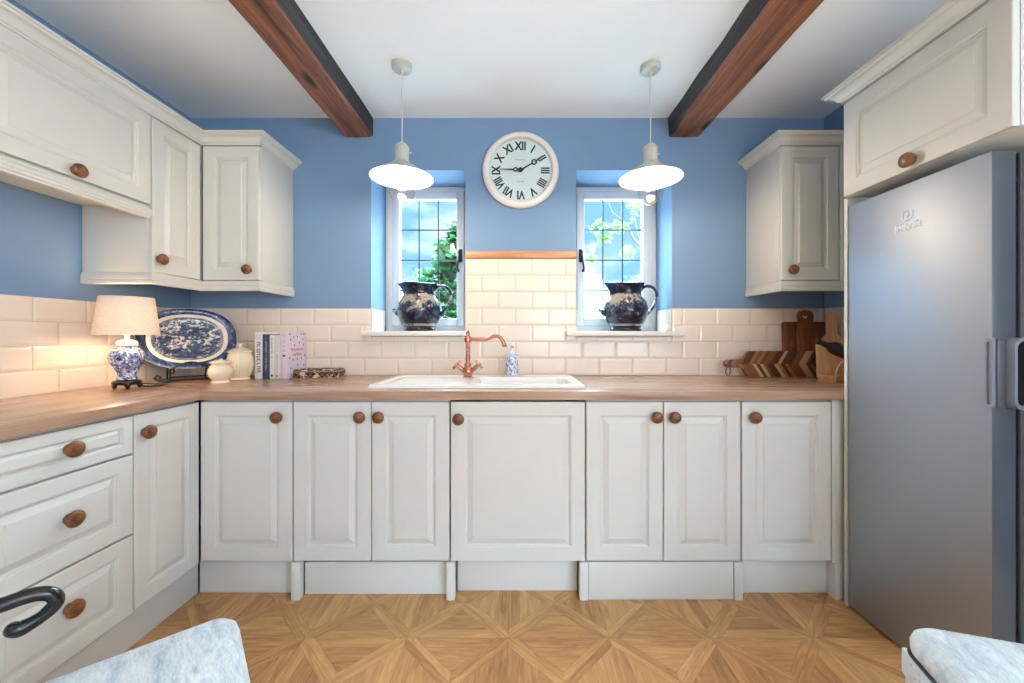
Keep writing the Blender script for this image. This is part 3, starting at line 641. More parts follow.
def make_fridge():
    t = thing('fridge', 'tall silver fridge with a dark looped handle at the right edge', 'fridge', (1.450, 1.728, 0), -PI/2)
    W = 0.522
    m = MB(); m.box(0.0, W, 0.088, 0.62, 0.03, 1.755, 0.006)
    for a in (0.05, W-0.05):
        for b in (0.14, 0.56): m.lathe([(0.02, 0), (0.02, 0.03)], 12, T(a, b, 0.001))
    m.build('body', 'fridgebody', t)
    m = MB()
    V = m.box(0.0, W, 0.0, 0.075, 0.012, 1.757, 0.004)
    m.bm.normal_update()
    for f in m.bm.faces: f.material_index = 1 if f.normal.x > 0.6 or f.normal.x < -0.9 else 0
    d = m.build('door', ['fridge', 'fridgeside'], t)
    m = MB(); m.box(0.006, W-0.006, 0.075, 0.088, 0.03, 1.75); m.build('gasket', 'black', t)
    # handle: a grip plate wrapping the edge plus a loop standing off the door side
    m = MB(); zc = 1.077; hh = 0.108
    lp = rrect(-0.014, 0.006, zc-hh, zc+hh, 0.008)
    li = rrect(-0.009, 0.002, zc-hh+0.012, zc+hh-0.012, 0.004)
    m.ring_prism([(W+u, v) for u, v in lp], [(W+u, v) for u, v in li], -0.006, 0.004, XZ, mi=0)
    m.box(W-0.001, W+0.012, 0.004, 0.034, zc-hh+0.004, zc+hh-0.004, 0.004, mi=1)
    YZ = lambda u, v, d: Vector((W+d, u, v))
    m.ring_prism(rrect(0.028, 0.105, zc-hh, zc+hh, 0.028), rrect(0.036, 0.097, zc-hh+0.010, zc+hh-0.010, 0.022), 0.0, 0.034, YZ, mi=0)
    m.prism(rrect(0.034, 0.099, zc-hh+0.008, zc+hh-0.008, 0.02), 0.0, 0.010, YZ, mi=2)
    m.build('handle', ['handlegrey', 'fridgeside', 'black'], d)
    # emblem and lettering
    m = MB(); cx, cz = 0.262, 1.640
    XZm = T(cx, -0.0006, cz) @ R(PI/2, 'X')
    a = []
    for k in range(33):
        an = math.radians(118)+math.radians(304)*k/32; a.append((cx+0.0195*math.cos(an), -0.0012, cz+0.0195*math.sin(an)))
    m.tube(a, 0.0034, 6)
    m.box(cx-0.0036, cx+0.0036, -0.0030, 0.0, cz-0.010, cz+0.008, 0.0005); m.box(cx-0.0036, cx+0.0036, -0.0030, 0.0, cz+0.012, cz+0.019, 0.0005)
    m.text('indesit', 0.038, T(cx, -0.0008, cz-0.042) @ R(PI/2, 'X'), 0.0010, sx=1.0, bold=0.0010)
    m.build('emblem', 'logo', d, smooth=0)
make_fridge()

# worktops
def cells(xs, ys, hole, z0, z1, name, mat, label, bevsel):
    m = MB(); vt = {}; vb = {}
    for i, x in enumerate(xs):
        for j, y in enumerate(ys): vt[i, j] = m.bm.verts.new((x, y, z1)); vb[i, j] = m.bm.verts.new((x, y, z0))
    full = lambda i, j: 0 <= i < len(xs)-1 and 0 <= j < len(ys)-1 and not hole(i, j)
    for i in range(len(xs)-1):
        for j in range(len(ys)-1):
            if not full(i, j): continue
            q = [(i, j), (i+1, j), (i+1, j+1), (i, j+1)]
            m._face([vt[p] for p in q]); m._face([vb[p] for p in reversed(q)])
            for (p, r, di, dj) in ((q[0], q[1], 0, -1), (q[1], q[2], 1, 0), (q[2], q[3], 0, 1), (q[3], q[0], -1, 0)):
                if not full(i+di, j+dj): m._face([vt[p], vb[p], vb[r], vt[r]])
    es = [e for e in m.bm.edges if all(bevsel(v.co) for v in e.verts) and abs(e.verts[0].co.z-e.verts[1].co.z) < 1e-6]
    bmesh.ops.bevel(m.bm, geom=es, offset=0.004, segments=3, profile=0.5, affect='EDGES')
    return tag(m.build(name, mat, smooth=30), label, 'worktop')
ZT0, ZT1 = 0.905, 0.943
YWF, XWF = 1.760, -1.410
cells([XL+0.001, -1.41, -0.205, 0.285, XR-0.001], [YWF, 1.915, 2.225, YB-0.001], lambda i, j: (i, j) == (2, 1), ZT0, ZT1, 'worktop', 'worktop_x', 'wood-effect worktop of the back run, with the white sink set into it', lambda c: abs(c.y-YWF) < 1e-4)
cells([XL+0.001, XWF], [0.99, YWF-0.0006], lambda i, j: False, ZT0, ZT1, 'worktop', 'worktop_y', 'wood-effect worktop of the left run above the drawers, under the lamp', lambda c: abs(c.x-XWF) < 1e-4)

# ------------------------------------------------------------------ sink, tap, soap
def make_sink():
    x0, x1, y0, y1 = -0.715, 0.330, 1.862, 2.375
    t = thing('sink', 'white ceramic inset sink with drainer set in the back worktop', 'sink', ((x0+x1)/2, (y0+y1)/2, ZT1))
    m = MB(); w = (x1-x0)/2; h = (y1-y0)/2
    bx0, bx1, by0, by1 = -0.006, 0.458, -0.185, 0.085     # bowl, local
    dx0, dx1, dy0, dy1 = -0.475, -0.055, -0.205, 0.205
    def sd(x, y, a, b, c, d, r):
        qx = abs(x-(a+b)/2)-(b-a)/2+r; qy = abs(y-(c+d)/2)-(d-c)/2+r
        return math.hypot(max(qx, 0), max(qy, 0))+min(max(qx, qy), 0)-r
    sm = lambda a, b, v: (lambda q: q*q*(3-2*q))(min(1, max(0, (v-a)/(b-a))))
    def z(x, y):
        e = -sd(x, y, -w, w, -h, h, 0.03)
        zz = 0.015*sm(-0.001, 0.010, e)
        d = sd(x, y, dx0, dx1, dy0, dy1, 0.03)
        if d < 0.012:
            zz -= 0.007*sm(0.012, -0.006, d) if d > -0.006 else 0.007
            if d < -0.02 : zz += 0.0022*(0.5+0.5*math.cos((y)*2*PI/0.045))*sm(-0.02, -0.04, d)
        b = sd(x, y, bx0, bx1, by0, by1, 0.05)
        if b < 0.008: zz -= 0.150*sm(0.008, -0.030, b)
        return zz
    nx, ny = 170, 100
    xs = [-w+2*w*k/nx for k in range(nx+1)]; ys = [-h+2*h*k/ny for k in range(ny+1)]
    def pt(x, y):
        # pull the corners round
        r = 0.03; cx = min(max(x, -w+r), w-r); cy = min(max(y, -h+r), h-r); dx, dy = x-cx, y-cy; l = math.hypot(dx, dy)
        if abs(dx) > 0 and abs(dy) > 0 and l > r: x, y = cx+dx/l*r, cy+dy/l*r
        return Vector((x, y, z(x, y)+0.0005))
    m.grid([[pt(x, y) for x in xs] for y in ys]); m.build('basin', 'ceramic', t, smooth=60)
    m = MB(); m.lathe([(0.038, 0.0), (0.038, 0.003), (0.03, 0.004), (0.012, 0.001), (0, 0.001)], 24, T(0.23, -0.05, -0.134)); m.build('drain', 'chrome', t)
make_sink()
ZS = ZT1+0.0155
def make_tap():
    t = thing('tap', 'copper mixer tap with swan neck spout behind the white sink', 'tap', (-0.274, 2.205, ZS))
    m = MB()
    m.lathe([(0.026, 0), (0.027, 0.006), (0.022, 0.010), (0.024, 0.016), (0.029, 0.030), (0.027, 0.048), (0.019, 0.058), (0.014, 0.066)], 28)
    m.build('base', 'copper', t, smooth=50)
    m = MB(); m.lathe([(0.014, 0.062), (0.020, 0.068), (0.020, 0.074), (0.013, 0.080), (0.0125, 0.11), (0.016, 0.114), (0.0125, 0.118), (0.0115, 0.155), (0.0155, 0.160), (0.0115, 0.165), (0.011, 0.190), (0.017, 0.196), (0.018, 0.204), (0.018, 0.226), (0.013, 0.232), (0.007, 0.236), (0.011, 0.243), (0.012, 0.250), (0.006, 0.257), (0.007, 0.262), (0.0, 0.266)], 24)
    m.build('column', 'copper', t, smooth=50)
    m = MB(); P = [(-0.022, 0, 0.214), (0.0, 0, 0.214), (0.05, 0, 0.213), (0.095, 0, 0.213), (0.115, 0, 0.217), (0.135, 0, 0.227), (0.155, 0, 0.231), (0.172, 0, 0.228), (0.188, 0, 0.214), (0.198, 0, 0.195), (0.203, 0, 0.180)]
    m.tube(P, [0.009, 0.0105, 0.0105, 0.010, 0.010, 0.010, 0.010, 0.010, 0.010, 0.0115, 0.0125], 14, sub=4)
    m.lathe([(0.010, 0), (0.014, 0.004), (0.014, 0.010), (0.010, 0.012)], 16, T(0.205, 0, 0.170)); m.build('spout', 'copper', t, smooth=50)
    for s in (-1, 1):
        m = MB(); p1 = Vector((s*0.062, -0.004, 0.072)); p0 = Vector((s*0.012, 0, 0.028)); d = (p1-p0).normalized()
        m.tube([p0, p0+d*0.02, p0+d*0.024, p0+d*0.045, p1], [0.010, 0.010, 0.013, 0.011, 0.009], 14)
        a = Vector((-d.z*s, 0, d.x*s)).normalized(); b = d.cross(a)
        for q in (a, b):
            m.tube([p1-q*0.030, p1-q*0.024, p1-q*0.01, p1+q*0.01, p1+q*0.024, p1+q*0.030], [0.005, 0.0075, 0.005, 0.005, 0.0075, 0.005], 10)
        m.tube([p1-d*0.004, p1+d*0.008, p1+d*0.012], [0.010, 0.010, 0.006], 12); m.build('handle', 'copper', t, smooth=50)
make_tap()
t = thing('soap_dispenser', 'small blue and white patterned soap dispenser behind the sink, right of the tap', 'soap dispenser', (-0.030, 2.330, ZS))
m = MB(); m.lathe([(0.033, 0), (0.036, 0.003), (0.036, 0.116), (0.034, 0.121), (0.020, 0.124)], 28); m.build('bottle', 'soap', t)
m = MB(); m.lathe([(0.018, 0.122), (0.018, 0.134), (0.013, 0.142), (0.007, 0.150), (0.007, 0.164)], 18); m.build('collar', 'ceramic', t)
m = MB(); m.lathe([(0.010, 0.160), (0.011, 0.163), (0.011, 0.170), (0.006, 0.174), (0, 0.175)], 14); m.tube([(0, 0, 0.167), (0, -0.03, 0.169), (0, -0.045, 0.163)], [0.006, 0.005, 0.004], 8); m.build('pump', 'chrome', t)

# ------------------------------------------------------------------ pendant lamps
def make_pendant():
    t = thing('pendant_lamp', '', 'pendant lamp', (0, 0, ZC), 0, 'pendant lamps in front of the windows')
    rim = 1.985-ZC
    m = MB(); m.lathe([(0.050, 0.002), (0.050, -0.018), (0.044, -0.026), (0.012, -0.030), (0.008, -0.04), (0.006, -0.05), (0.0, -0.05)], 32); m.build('ceiling_rose', 'enamel', t)
    m = MB(); m.tube([(0, 0, -0.03), (0, 0, rim+0.165)], 0.0035, 8); m.build('cord', 'cord', t)
    m = MB(); m.lathe([(0.006, rim+0.182), (0.014, rim+0.174), (0.024, rim+0.168), (0.034, rim+0.155), (0.038, rim+0.148), (0.034, rim+0.144), (0.034, rim+0.082), (0.042, rim+0.078), (0.050, rim+0.066), (0.062, rim+0.058), (0.06, rim+0.050), (0.03, rim+0.060), (0.0, rim+0.06)], 32); m.tube([(0.036, 0, rim+0.125), (0.046, 0, rim+0.125), (0.048, 0, rim+0.125)], [0.006, 0.006, 0.002], 8); m.build('lamp_holder', 'enamel', t)
    m = MB(); out = [(0.050, rim+0.066), (0.062, rim+0.058), (0.090, rim+0.040), (0.130, rim+0.016), (0.151, rim+0.002), (0.155, rim-0.001)]
    inn = [(0.154, rim-0.003), (0.149, rim-0.001), (0.128, rim+0.012), (0.088, rim+0.036), (0.060, rim+0.054), (0.046, rim+0.060)]
    m.lathe(out, 48, cap=False, mi=0); m.lathe([out[-1]]+inn, 48, cap=False, mi=1); m.build('lamp_shade', ['enamel', 'enamel_in'], t, smooth=50)
    m = MB(); pr = [(0.040, rim+0.052)]+[(0.063*math.sin(a), rim-0.066+0.063*math.cos(a)) for a in [math.radians(28+8*k) for k in range(0, 20)]]
    pr = [(0.040, rim+0.050), (0.046, rim+0.01), (0.055, rim-0.022)]+[(0.063*math.cos(math.radians(a)), rim-0.066+0.068*math.sin(math.radians(a))) for a in (30, 15, 0, -15, -30, -45, -60, -75, -89)]
    m.lathe(pr, 32, cap=False); m.build('glass_globe', 'globe', t, smooth=60)
    m = MB(); m.lathe([(0.010, rim+0.05), (0.012, rim+0.015), (0.020, rim-0.004), (0.024, rim-0.022), (0.022, rim-0.036), (0.013, rim-0.046), (0.0, rim-0.049)], 20); m.build('bulb', 'bulb', t, smooth=60)
    return t
p0 = make_pendant(); p0.location = (-0.578, 1.985, ZC); p0['label'] = 'left of the two cream enamel pendant lamps, hanging before the left window'
p1 = copy_tree(p0); p1.location = (0.674, 1.995, ZC); p1['label'] = 'right of the two cream enamel pendant lamps, hanging before the right window'

# ------------------------------------------------------------------ wall clock
def make_clock():
    t = thing('wall_clock', 'round cream wall clock with roman numerals between the two windows', 'clock', (0.0225, YB, 2.218))
    m = MB(); rm = R(PI/2, 'X')
    m.lathe([(0.222, 0.0), (0.236, 0.010), (0.238, 0.022), (0.232, 0.036), (0.220, 0.046), (0.206, 0.047), (0.198, 0.042), (0.195, 0.030), (0.195, 0.014), (0.0, 0.014)], 72, rm); m.build('rim', 'clockrim', t, smooth=50)
    m = MB(); m.lathe([(0.195, 0.010), (0.195, 0.0165), (0.0, 0.0165)], 64, rm); num = ['XII', 'I', 'II', 'III', 'IIII', 'V', 'VI', 'VII', 'VIII', 'IX', 'X', 'XI']
    for k, s in enumerate(num):
        mt = T(0, -0.0172, 0) @ R(PI/2, 'X') @ R(-k*PI/6, 'Z') @ T(0, 0.150, 0)
        m.text(s, 0.072, mt, 0.0005, mi=1, bold=0.0024, sx=0.80 if len(s) < 4 else 0.70)
    for k in range(60):
        mt = R(-k*PI/30, 'Y'); m.box(-0.0008, 0.0008, -0.0178, -0.0166, 0.186, 0.190, mat=mt, mi=1)
    rn = random.Random(4)
    for z, n, w in ((0.066, 9, 0.0075), (-0.070, 6, 0.0075)):
        for k in range(n):
            xx = (k-(n-1)/2)*w; m.box(xx-0.0026, xx-0.0012, -0.0176, -0.0166, z-0.003, z+0.003, mi=2); m.box(xx-0.0012, xx+0.0024, -0.0176, -0.0166, z+rn.choice((-0.003, 0.0, 0.002)), z+rn.choice((0.0032, 0.003)), mi=2)
    m.build('dial', ['clockface', 'ink', 'greyink'], t, smooth=30)
    def hand(name, ang, L, moon, y, rr):
        m = MB(); mt = R(ang, 'Y')
        P = lambda r, a=0.0: mt @ Vector((a, y, r))
        m.tube([P(-0.02), P(0.0), P(moon-rr)], [0.004, 0.005, 0.0036], 8)
        m.tube([mt @ Vector((rr*math.sin(2*PI*k/20), y, moon+rr*math.cos(2*PI*k/20))) for k in range(20)], 0.0040, 8, closed=True)
        m.tube([P(moon+rr), P(moon+rr+0.012), P(L)], [0.004, 0.0048, 0.0012], 8)
        m.lathe([(0.013, -0.003), (0.013, 0.003)], 20, T(0, y, 0) @ R(PI/2, 'X')); m.build(name, 'ink', t)
    hand('hour_hand', math.radians(59.5), 0.150, 0.098, -0.026, 0.014)
    hand('minute_hand', math.radians(271), 0.160, 0.032, -0.033, 0.0105)
make_clock()

# ------------------------------------------------------------------ jugs on the sills
def make_jug(label, loc, mat, k):
    t = thing('jug', label, 'jug', loc, 0, 'printed jugs on the window sills')
    prof = [(0.098, 0.0), (0.102, 0.006), (0.101, 0.014), (0.096, 0.020), (0.103, 0.034), (0.120, 0.062), (0.135, 0.095), (0.142, 0.128), (0.142, 0.150), (0.134, 0.182), (0.118, 0.208), (0.104, 0.226), (0.100, 0.242), (0.101, 0.262), (0.107, 0.284), (0.118, 0.303), (0.121, 0.308), (0.118, 0.309), (0.104, 0.288), (0.097, 0.262), (0.096, 0.240), (0.125, 0.19), (0.13, 0.12), (0.09, 0.02), (0.0, 0.012)]
    m = MB(); seg = 56; rows = []
    for i, (r, z) in enumerate(prof):
        row = []
        for j in range(seg):
            a = 2*PI*j/seg; x = r*math.cos(a); y = r*math.sin(a); zz = z
            if z > 0.235 and i < 21:
                s = (z-0.235)/0.075; d = math.atan2(math.sin(a-PI), math.cos(a-PI)); g = math.exp(-(d/0.40)**2)
                x -= 0.028*s*g; y *= 1-0.22*s*math.exp(-(d/0.6)**2); zz += 0.010*s*g
                zz += 0.004*s*math.cos(3*a+k)
            row.append(Vector((x, y, zz)))
        rows.append(row)
    V = m.grid(rows, close_u=True); m._face(list(reversed(V[0]))); m._face(V[-1]); m.build('body', mat, t, smooth=60)
    m = MB(); P = [(0.098, 0, 0.268), (0.112, 0, 0.286), (0.140, 0, 0.296), (0.172, 0, 0.290), (0.196, 0, 0.266), (0.205, 0, 0.232), (0.198, 0, 0.196), (0.180, 0, 0.160), (0.160, 0, 0.132), (0.142, 0, 0.116), (0.132, 0, 0.104)]
    m.tube(P, [0.013, 0.011, 0.010, 0.010, 0.010, 0.010, 0.0095, 0.0095, 0.010, 0.011, 0.010], 12, flat=1.35, sub=4); m.build('handle', mat, t, smooth=60)
    m = MB(); m.tube([(-0.128, 0, 0.118), (-0.146, 0, 0.124), (-0.160, 0, 0.132), (-0.172, 0, 0.140), (-0.178, 0, 0.143)], [0.026, 0.022, 0.014, 0.011, 0.004], 14); m.build('lug', mat, t, smooth=60)
make_jug('blue and white printed jug on the sill of the left window', (-0.640, 2.595, 1.2215), 'jug_a', 0.0)
make_jug('darker blue printed jug on the sill of the right window', (0.713, 2.595, 1.2215), 'jug_b', 1.4)

# ------------------------------------------------------------------ things on the left of the worktop
def make_lamp():
    t = thing('table_lamp', 'lit table lamp with a cream shade on a blue and white ginger jar base', 'table lamp', (-1.826, 1.850, ZT1))
    m = MB()
    m.lathe([(0.046, 0.020), (0.052, 0.024), (0.054, 0.032), (0.048, 0.040), (0.036, 0.042), (0, 0.042)], 28)
    for k in range(6):
        a = k*PI/3+0.3; c, s_ = math.cos(a), math.sin(a)
        m.tube([(0.044*c, 0.044*s_, 0.030), (0.050*c, 0.050*s_, 0.018), (0.047*c, 0.047*s_, 0.012), (0.053*c, 0.053*s_, 0.0095)], [0.011, 0.010, 0.008, 0.0085], 8)
    m.build('foot', 'black', t, smooth=50)
    m = MB(); m.lathe([(0.030, 0.042), (0.038, 0.045), (0.037, 0.052), (0.031, 0.060), (0.033, 0.074), (0.046, 0.100), (0.059, 0.124), (0.065, 0.145), (0.063, 0.164), (0.052, 0.182), (0.040, 0.191), (0.034, 0.195), (0.033, 0.201)], 40); m.build('jar', 'gingerjar', t, smooth=60)
    m = MB(); m.lathe([(0.034, 0.200), (0.038, 0.203), (0.038, 0.216), (0.034, 0.223), (0.018, 0.228), (0.009, 0.231), (0.008, 0.262)], 28); m.build('lid', 'ceramic', t, smooth=50)
    m = MB(); a = [(0.117, 0.253), (0.1165, 0.256), (0.0965, 0.426), (0.096, 0.428)]; b = [(0.0945, 0.427), (0.0948, 0.424), (0.1148, 0.256), (0.1155, 0.253)]
    m.lathe(a+b, 56, cap=False); 
    o = m.build('lamp_shade', 'linen', t, smooth=40)
    m = MB(); 
    for k in range(3): an = k*2*PI/3; m.tube([(0.012*math.cos(an), 0.012*math.sin(an), 0.262), (0.094*math.cos(an), 0.094*math.sin(an), 0.420)], 0.0016, 6)
    m.tube([(0.0942*math.cos(2*PI*k/40), 0.0942*math.sin(2*PI*k/40), 0.420) for k in range(40)], 0.002, 6, closed=True); m.build('shade_carrier', 'chrome', t)
    m = MB(); m.lathe([(0.013, 0.262), (0.014, 0.270), (0.020, 0.288), (0.026, 0.310), (0.026, 0.326), (0.018, 0.342), (0.0, 0.348)], 20); m.build('bulb', 'lampbulb', t, smooth=60)
    m = MB(); m.tube([(0.03, 0.03, 0.010), (0.06, 0.05, 0.0042), (0.085, 0.09, 0.0042), (0.06, 0.14, 0.0042), (-0.04, 0.16, 0.0042), (-0.19, 0.17, 0.0042)], 0.003, 8); m.build('cord', 'black', t)
make_lamp()

def make_platter():
    # stands across the corner, leaning back
    t = thing('platter', 'large oval blue and white printed platter leaning across the left corner', 'platter', (-1.822, 2.195, 1.176), PI/4)
    m = MB(); n = 72; rows = []
    def ell(f, y):
        row = []
        for k in range(n):
            a = 2*PI*k/n; c, s_ = math.cos(a), math.sin(a); e = 2/2.3
            row.append(Vector((0.22*f*math.copysign(abs(c)**e, c), y, 0.17*f*math.copysign(abs(s_)**e, s_))))
        return row
    for f, y in ((0.0001, 0.010), (0.30, 0.010), (0.60, 0.010), (0.70, 0.007), (0.76, 0.000), (0.88, -0.006), (0.985, -0.010), (1.0, -0.008), (0.99, -0.003), (0.88, 0.003), (0.74, 0.012), (0.66, 0.016), (0.3, 0.016), (0.0001, 0.016)): rows.append(ell(f, y))
    m.grid(rows, close_u=True); o = m.build('platter_dish', 'platter', t, smooth=60); o.rotation_euler = (-0.17, 0, 0)
make_platter()
def make_stand():
    t = thing('plate_stand', 'black wrought iron scroll stand holding up the blue platter', 'plate stand', (-1.822, 2.195, ZT1), PI/4)
    r = 0.0042
    m = MB()
    for s in (-1, 1):
        x = s*0.085
        m.tube([(x, -0.075, 0.005), (x, -0.078, 0.040), (x, -0.062, 0.062)], r, 8)
        m.tube([(x, 0.105, 0.005), (x, 0.080, 0.11), (x, 0.078, 0.20)], r, 8)
        m.tube([(x, -0.100, 0.005), (x, 0.105, 0.005)], r, 8)
        P = [(x-s*0.006+s*q*0.018*math.cos(th), -0.076, 0.058+q*0.018*math.sin(th)) for th, q in [(0.5*k, 1-0.055*k) for k in range(14)]]
        m.tube(P, 0.0036, 8)
        m.tube([(x, -0.098, 0.005), (x+s*0.025, -0.09, 0.007), (x+s*0.05, -0.085, 0.016), (x+s*0.062, -0.085, 0.03), (x+s*0.05, -0.085, 0.042), (x+s*0.036, -0.085, 0.034), (x+s*0.042, -0.085, 0.024)], 0.0036, 8)
    m.tube([(-0.085+0.17*k/16, -0.077, 0.066+0.040*math.sin(PI*k/16)) for k in range(17)], r, 8)
    m.tube([(-0.085, -0.086, 0.030), (0.085, -0.086, 0.030)], r, 8); m.tube([(-0.085, 0.078, 0.20), (0.085, 0.078, 0.20)], r, 8); m.tube([(-0.085, 0.0, 0.005), (0.085, 0.0, 0.005)], r, 8)
    m.build('scroll_frame', 'ironhandle', t, smooth=50)
make_stand()

t = thing('lidded_pot', 'small squat cream pot standing in front of the taller jar', 'pot', (-1.560, 2.080, ZT1))
m = MB(); m.lathe([(0.042, 0), (0.044, 0.003), (0.041, 0.009), (0.036, 0.014), (0.042, 0.022), (0.053, 0.038), (0.058, 0.056), (0.055, 0.074), (0.045, 0.088), (0.040, 0.094), (0.041, 0.099), (0.047, 0.105)], 36); m.build('body', 'creamware', t, smooth=60)
m = MB(); m.lathe([(0.046, 0.104), (0.050, 0.107), (0.049, 0.111), (0.036, 0.117), (0.014, 0.121), (0.009, 0.122), (0.009, 0.126), (0, 0.128)], 36); m.build('lid', 'creamware', t, smooth=60)
t = thing('lidded_jar', 'tall fluted cream jar with a lid between the small pot and the books', 'jar', (-1.566, 2.235, ZT1))
m = MB(); pr = [(0.046, 0), (0.050, 0.003), (0.048, 0.010), (0.043, 0.014), (0.048, 0.026), (0.058, 0.050), (0.064, 0.080), (0.064, 0.110), (0.058, 0.136), (0.053, 0.150), (0.054, 0.154)]
rows = []
for i, (r, z) in enumerate(pr):
    fl = 0.0014 if 3 < i < 9 else 0
    rows.append([Vector(((r+fl*math.cos(32*2*PI*k/192))*math.cos(2*PI*k/192), (r+fl*math.cos(32*2*PI*k/192))*math.sin(2*PI*k/192), z)) for k in range(192)])
V = m.grid(rows, close_u=True); m._face(list(reversed(V[0]))); m._face(V[-1]); m.build('body', 'creamware', t, smooth=60)
m = MB(); m.lathe([(0.055, 0.153), (0.062, 0.155), (0.063, 0.161), (0.055, 0.166), (0.040, 0.174), (0.022, 0.182), (0.010, 0.186), (0.009, 0.190), (0.015, 0.196), (0.014, 0.202), (0, 0.206)], 40); m.build('lid', 'creamware', t, smooth=60)

# books: local x = thickness, y depth, spine at y=0
def book(x0, x1, h, dep, cover, label, y=2.262, art=None):
    t = thing('book', label, 'book', (x0, y, ZT1+0.0002), 0, 'cookery books standing on the worktop')
    w = x1-x0-0.0006; c = 0.002
    m = MB(); m.box(0, c, 0, dep, 0, h, 0.0006); m.box(w-c, w, 0, dep, 0, h, 0.0006); m.box(0.0004, w-0.0004, 0, c, 0, h, 0.0006)
    if art: art(m, w)
    m.build('cover', [cover, 'ink_navy', 'ink_red'] if art else cover, t)
    m = MB(); m.box(c, w-c, c, dep-0.004, 0.003, h-0.003); m.build('pages', 'paper', t, smooth=0)
    return t, w
def glyph(m, cx, cz, gw, gh, rnd, d=-0.0004):
    # one unreadable letter seen small: two or three strokes
    b = min(gw, gh)*0.24
    m.box(cx-gw/2, cx+gw/2, d, 0.0004, cz+gh/2-b, cz+gh/2)
    if rnd.random() < 0.75: m.box(cx-gw/2, cx+gw/2, d, 0.0004, cz-gh/2, cz-gh/2+b)
    k = rnd.random()
    if k < 0.6: m.box(cx-gw/2, cx-gw/2+b, d, 0.0004, cz-gh/2+b, cz+gh/2-b)
    if k > 0.3: m.box(cx+gw/2-b, cx+gw/2, d, 0.0004, cz-gh/2+b, cz+gh/2-b)
def spine(t, w, col, z0, z1, n, gw, seed, gapf=0.72):
    rnd = random.Random(seed); m = MB()
    for k in range(n):
        z = z1-(z1-z0)*(k+0.5)/n
        if n > 10 and rnd.random() < 0.15: continue
        glyph(m, w/2, z, w*gw, (z1-z0)/n*gapf, rnd)
    m.build('spine_lettering', col, t, smooth=0)
t, w = book(-1.502, -1.457, 0.268, 0.195, 'bk_white', 'white book with bold black spine letters, first beside the cream jar'); spine(t, w, 'ink', 0.036, 0.215, 9, 0.46, 1)
m = MB(); m.tube([(w/2+0.010*math.cos(2*PI*k/16), -0.0002, 0.243+0.010*math.sin(2*PI*k/16)) for k in range(16)], 0.0008, 6, closed=True); m.build('spine_emblem', 'ink_grey', t)
t, w = book(-1.457, -1.416, 0.257, 0.19, 'bk_navy', 'navy blue book, the only dark spine in the row'); spine(t, w, 'ink_light', 0.05, 0.235, 24, 0.20, 2)
t, w = book(-1.416, -1.391, 0.252, 0.18, 'bk_cream', 'thin off-white book with small black lettering, just right of the navy one'); spine(t, w, 'ink', 0.12, 0.235, 17, 0.26, 3); m = MB(); m.box(w/2-0.005, w/2+0.005, -0.0005, 0.0004, 0.014, 0.026); m.build('spine_emblem', 'ink', t)
t, w = book(-1.391, -1.356, 0.252, 0.18, 'bk_pinkish', 'pale greyish pink book, second from the right of the row'); spine(t, w, 'ink_grey', 0.05, 0.14, 12, 0.16, 4); m = MB(); m.box(w/2-0.004, w/2+0.004, -0.0005, 0.0004, 0.014, 0.022); m.build('spine_emblem', 'ink_navy', t)
def cover_art(m, w):
    rnd = random.Random(5); YZ = lambda u, v, d: Vector((w+d, u, v))
    for (u, v) in ((0.02, 0.258), (0.06, 0.24), (0.10, 0.243), (0.17, 0.259), (0.14, 0.258), (0.03, 0.225), (0.16, 0.228), (0.12, 0.208), (0.07, 0.192), (0.165, 0.194), (0.02, 0.118), (0.055, 0.106), (0.10, 0.11), (0.145, 0.112), (0.18, 0.128), (0.10, 0.075), (0.17, 0.07), (0.03, 0.06), (0.06, 0.028), (0.14, 0.03)):
        m.prism([(u+0.0055*math.cos(2*PI*k/8), v+0.006*math.sin(2*PI*k/8)) for k in range(8)], -0.0003, 0.0005, YZ, mi=1)
    m.box(w*0.3, w*0.7, -0.0005, 0.0004, 0.128, 0.138, mi=1)
    for v, a, n in ((0.166, 0.03, 9), (0.138, 0.055, 6)):
        for k in range(n):
            u = a+k*0.0155; m.prism([(u, v-0.008), (u+0.003, v-0.008), (u+0.003, v+0.008), (u, v+0.008)], -0.0003, 0.0005, YZ, mi=2)
            q = rnd.choice((-0.008, -0.002, 0.005)); m.prism([(u+0.003, v+q), (u+0.0115, v+q), (u+0.0115, v+q+0.003), (u+0.003, v+q+0.003)], -0.0003, 0.0005, YZ, mi=2)
            m.prism([(u+0.0085, v-0.008), (u+0.0115, v-0.008), (u+0.0115, v+0.006), (u+0.0085, v+0.006)], -0.0003, 0.0005, YZ, mi=2)
t, w = book(-1.356, -1.312, 0.270, 0.192, 'bk_lilac', 'lilac white book with a speckled cover and red title, last of the row', art=cover_art); spine(t, w, 'ink_pink', 0.155, 0.255, 12, 0.34, 5)

# woven tray
t = thing('woven_box', 'low dark woven lidded box on the worktop right of the books', 'basket', (-1.178, 2.362, ZT1), 0.10)
m = MB(); a, b = 0.122, 0.072
for lv in range(4):
    z = 0.006+0.010*lv; n = 44; per = []
    pts = rrect(-a, a, -b, b, 0.02, 5)
    for k, (x, y) in enumerate(pts):
        q = 1.0+0.012*(1 if (k+lv) % 2 else -1); per.append((x*q, y*q, z))
    m.tube(per, 0.0056, 8, closed=True)
m.prism(rrect(-a+0.004, a-0.004, -b+0.004, b-0.004, 0.018), 0.001, 0.040, XY); m.build('sides', 'weave', t, smooth=40)
m = MB(); m.prism(rrect(-a-0.003, a+0.003, -b-0.003, b+0.003, 0.022), 0.0405, 0.050, XY, bev=0.003); 
for k in range(9): xx = -a+0.012+k*(2*a-0.024)/8; m.box(xx-0.008, xx+0.008, -b+0.004, b-0.004, 0.0495, 0.0525, 0.001)
m.build('lid', 'weave', t)
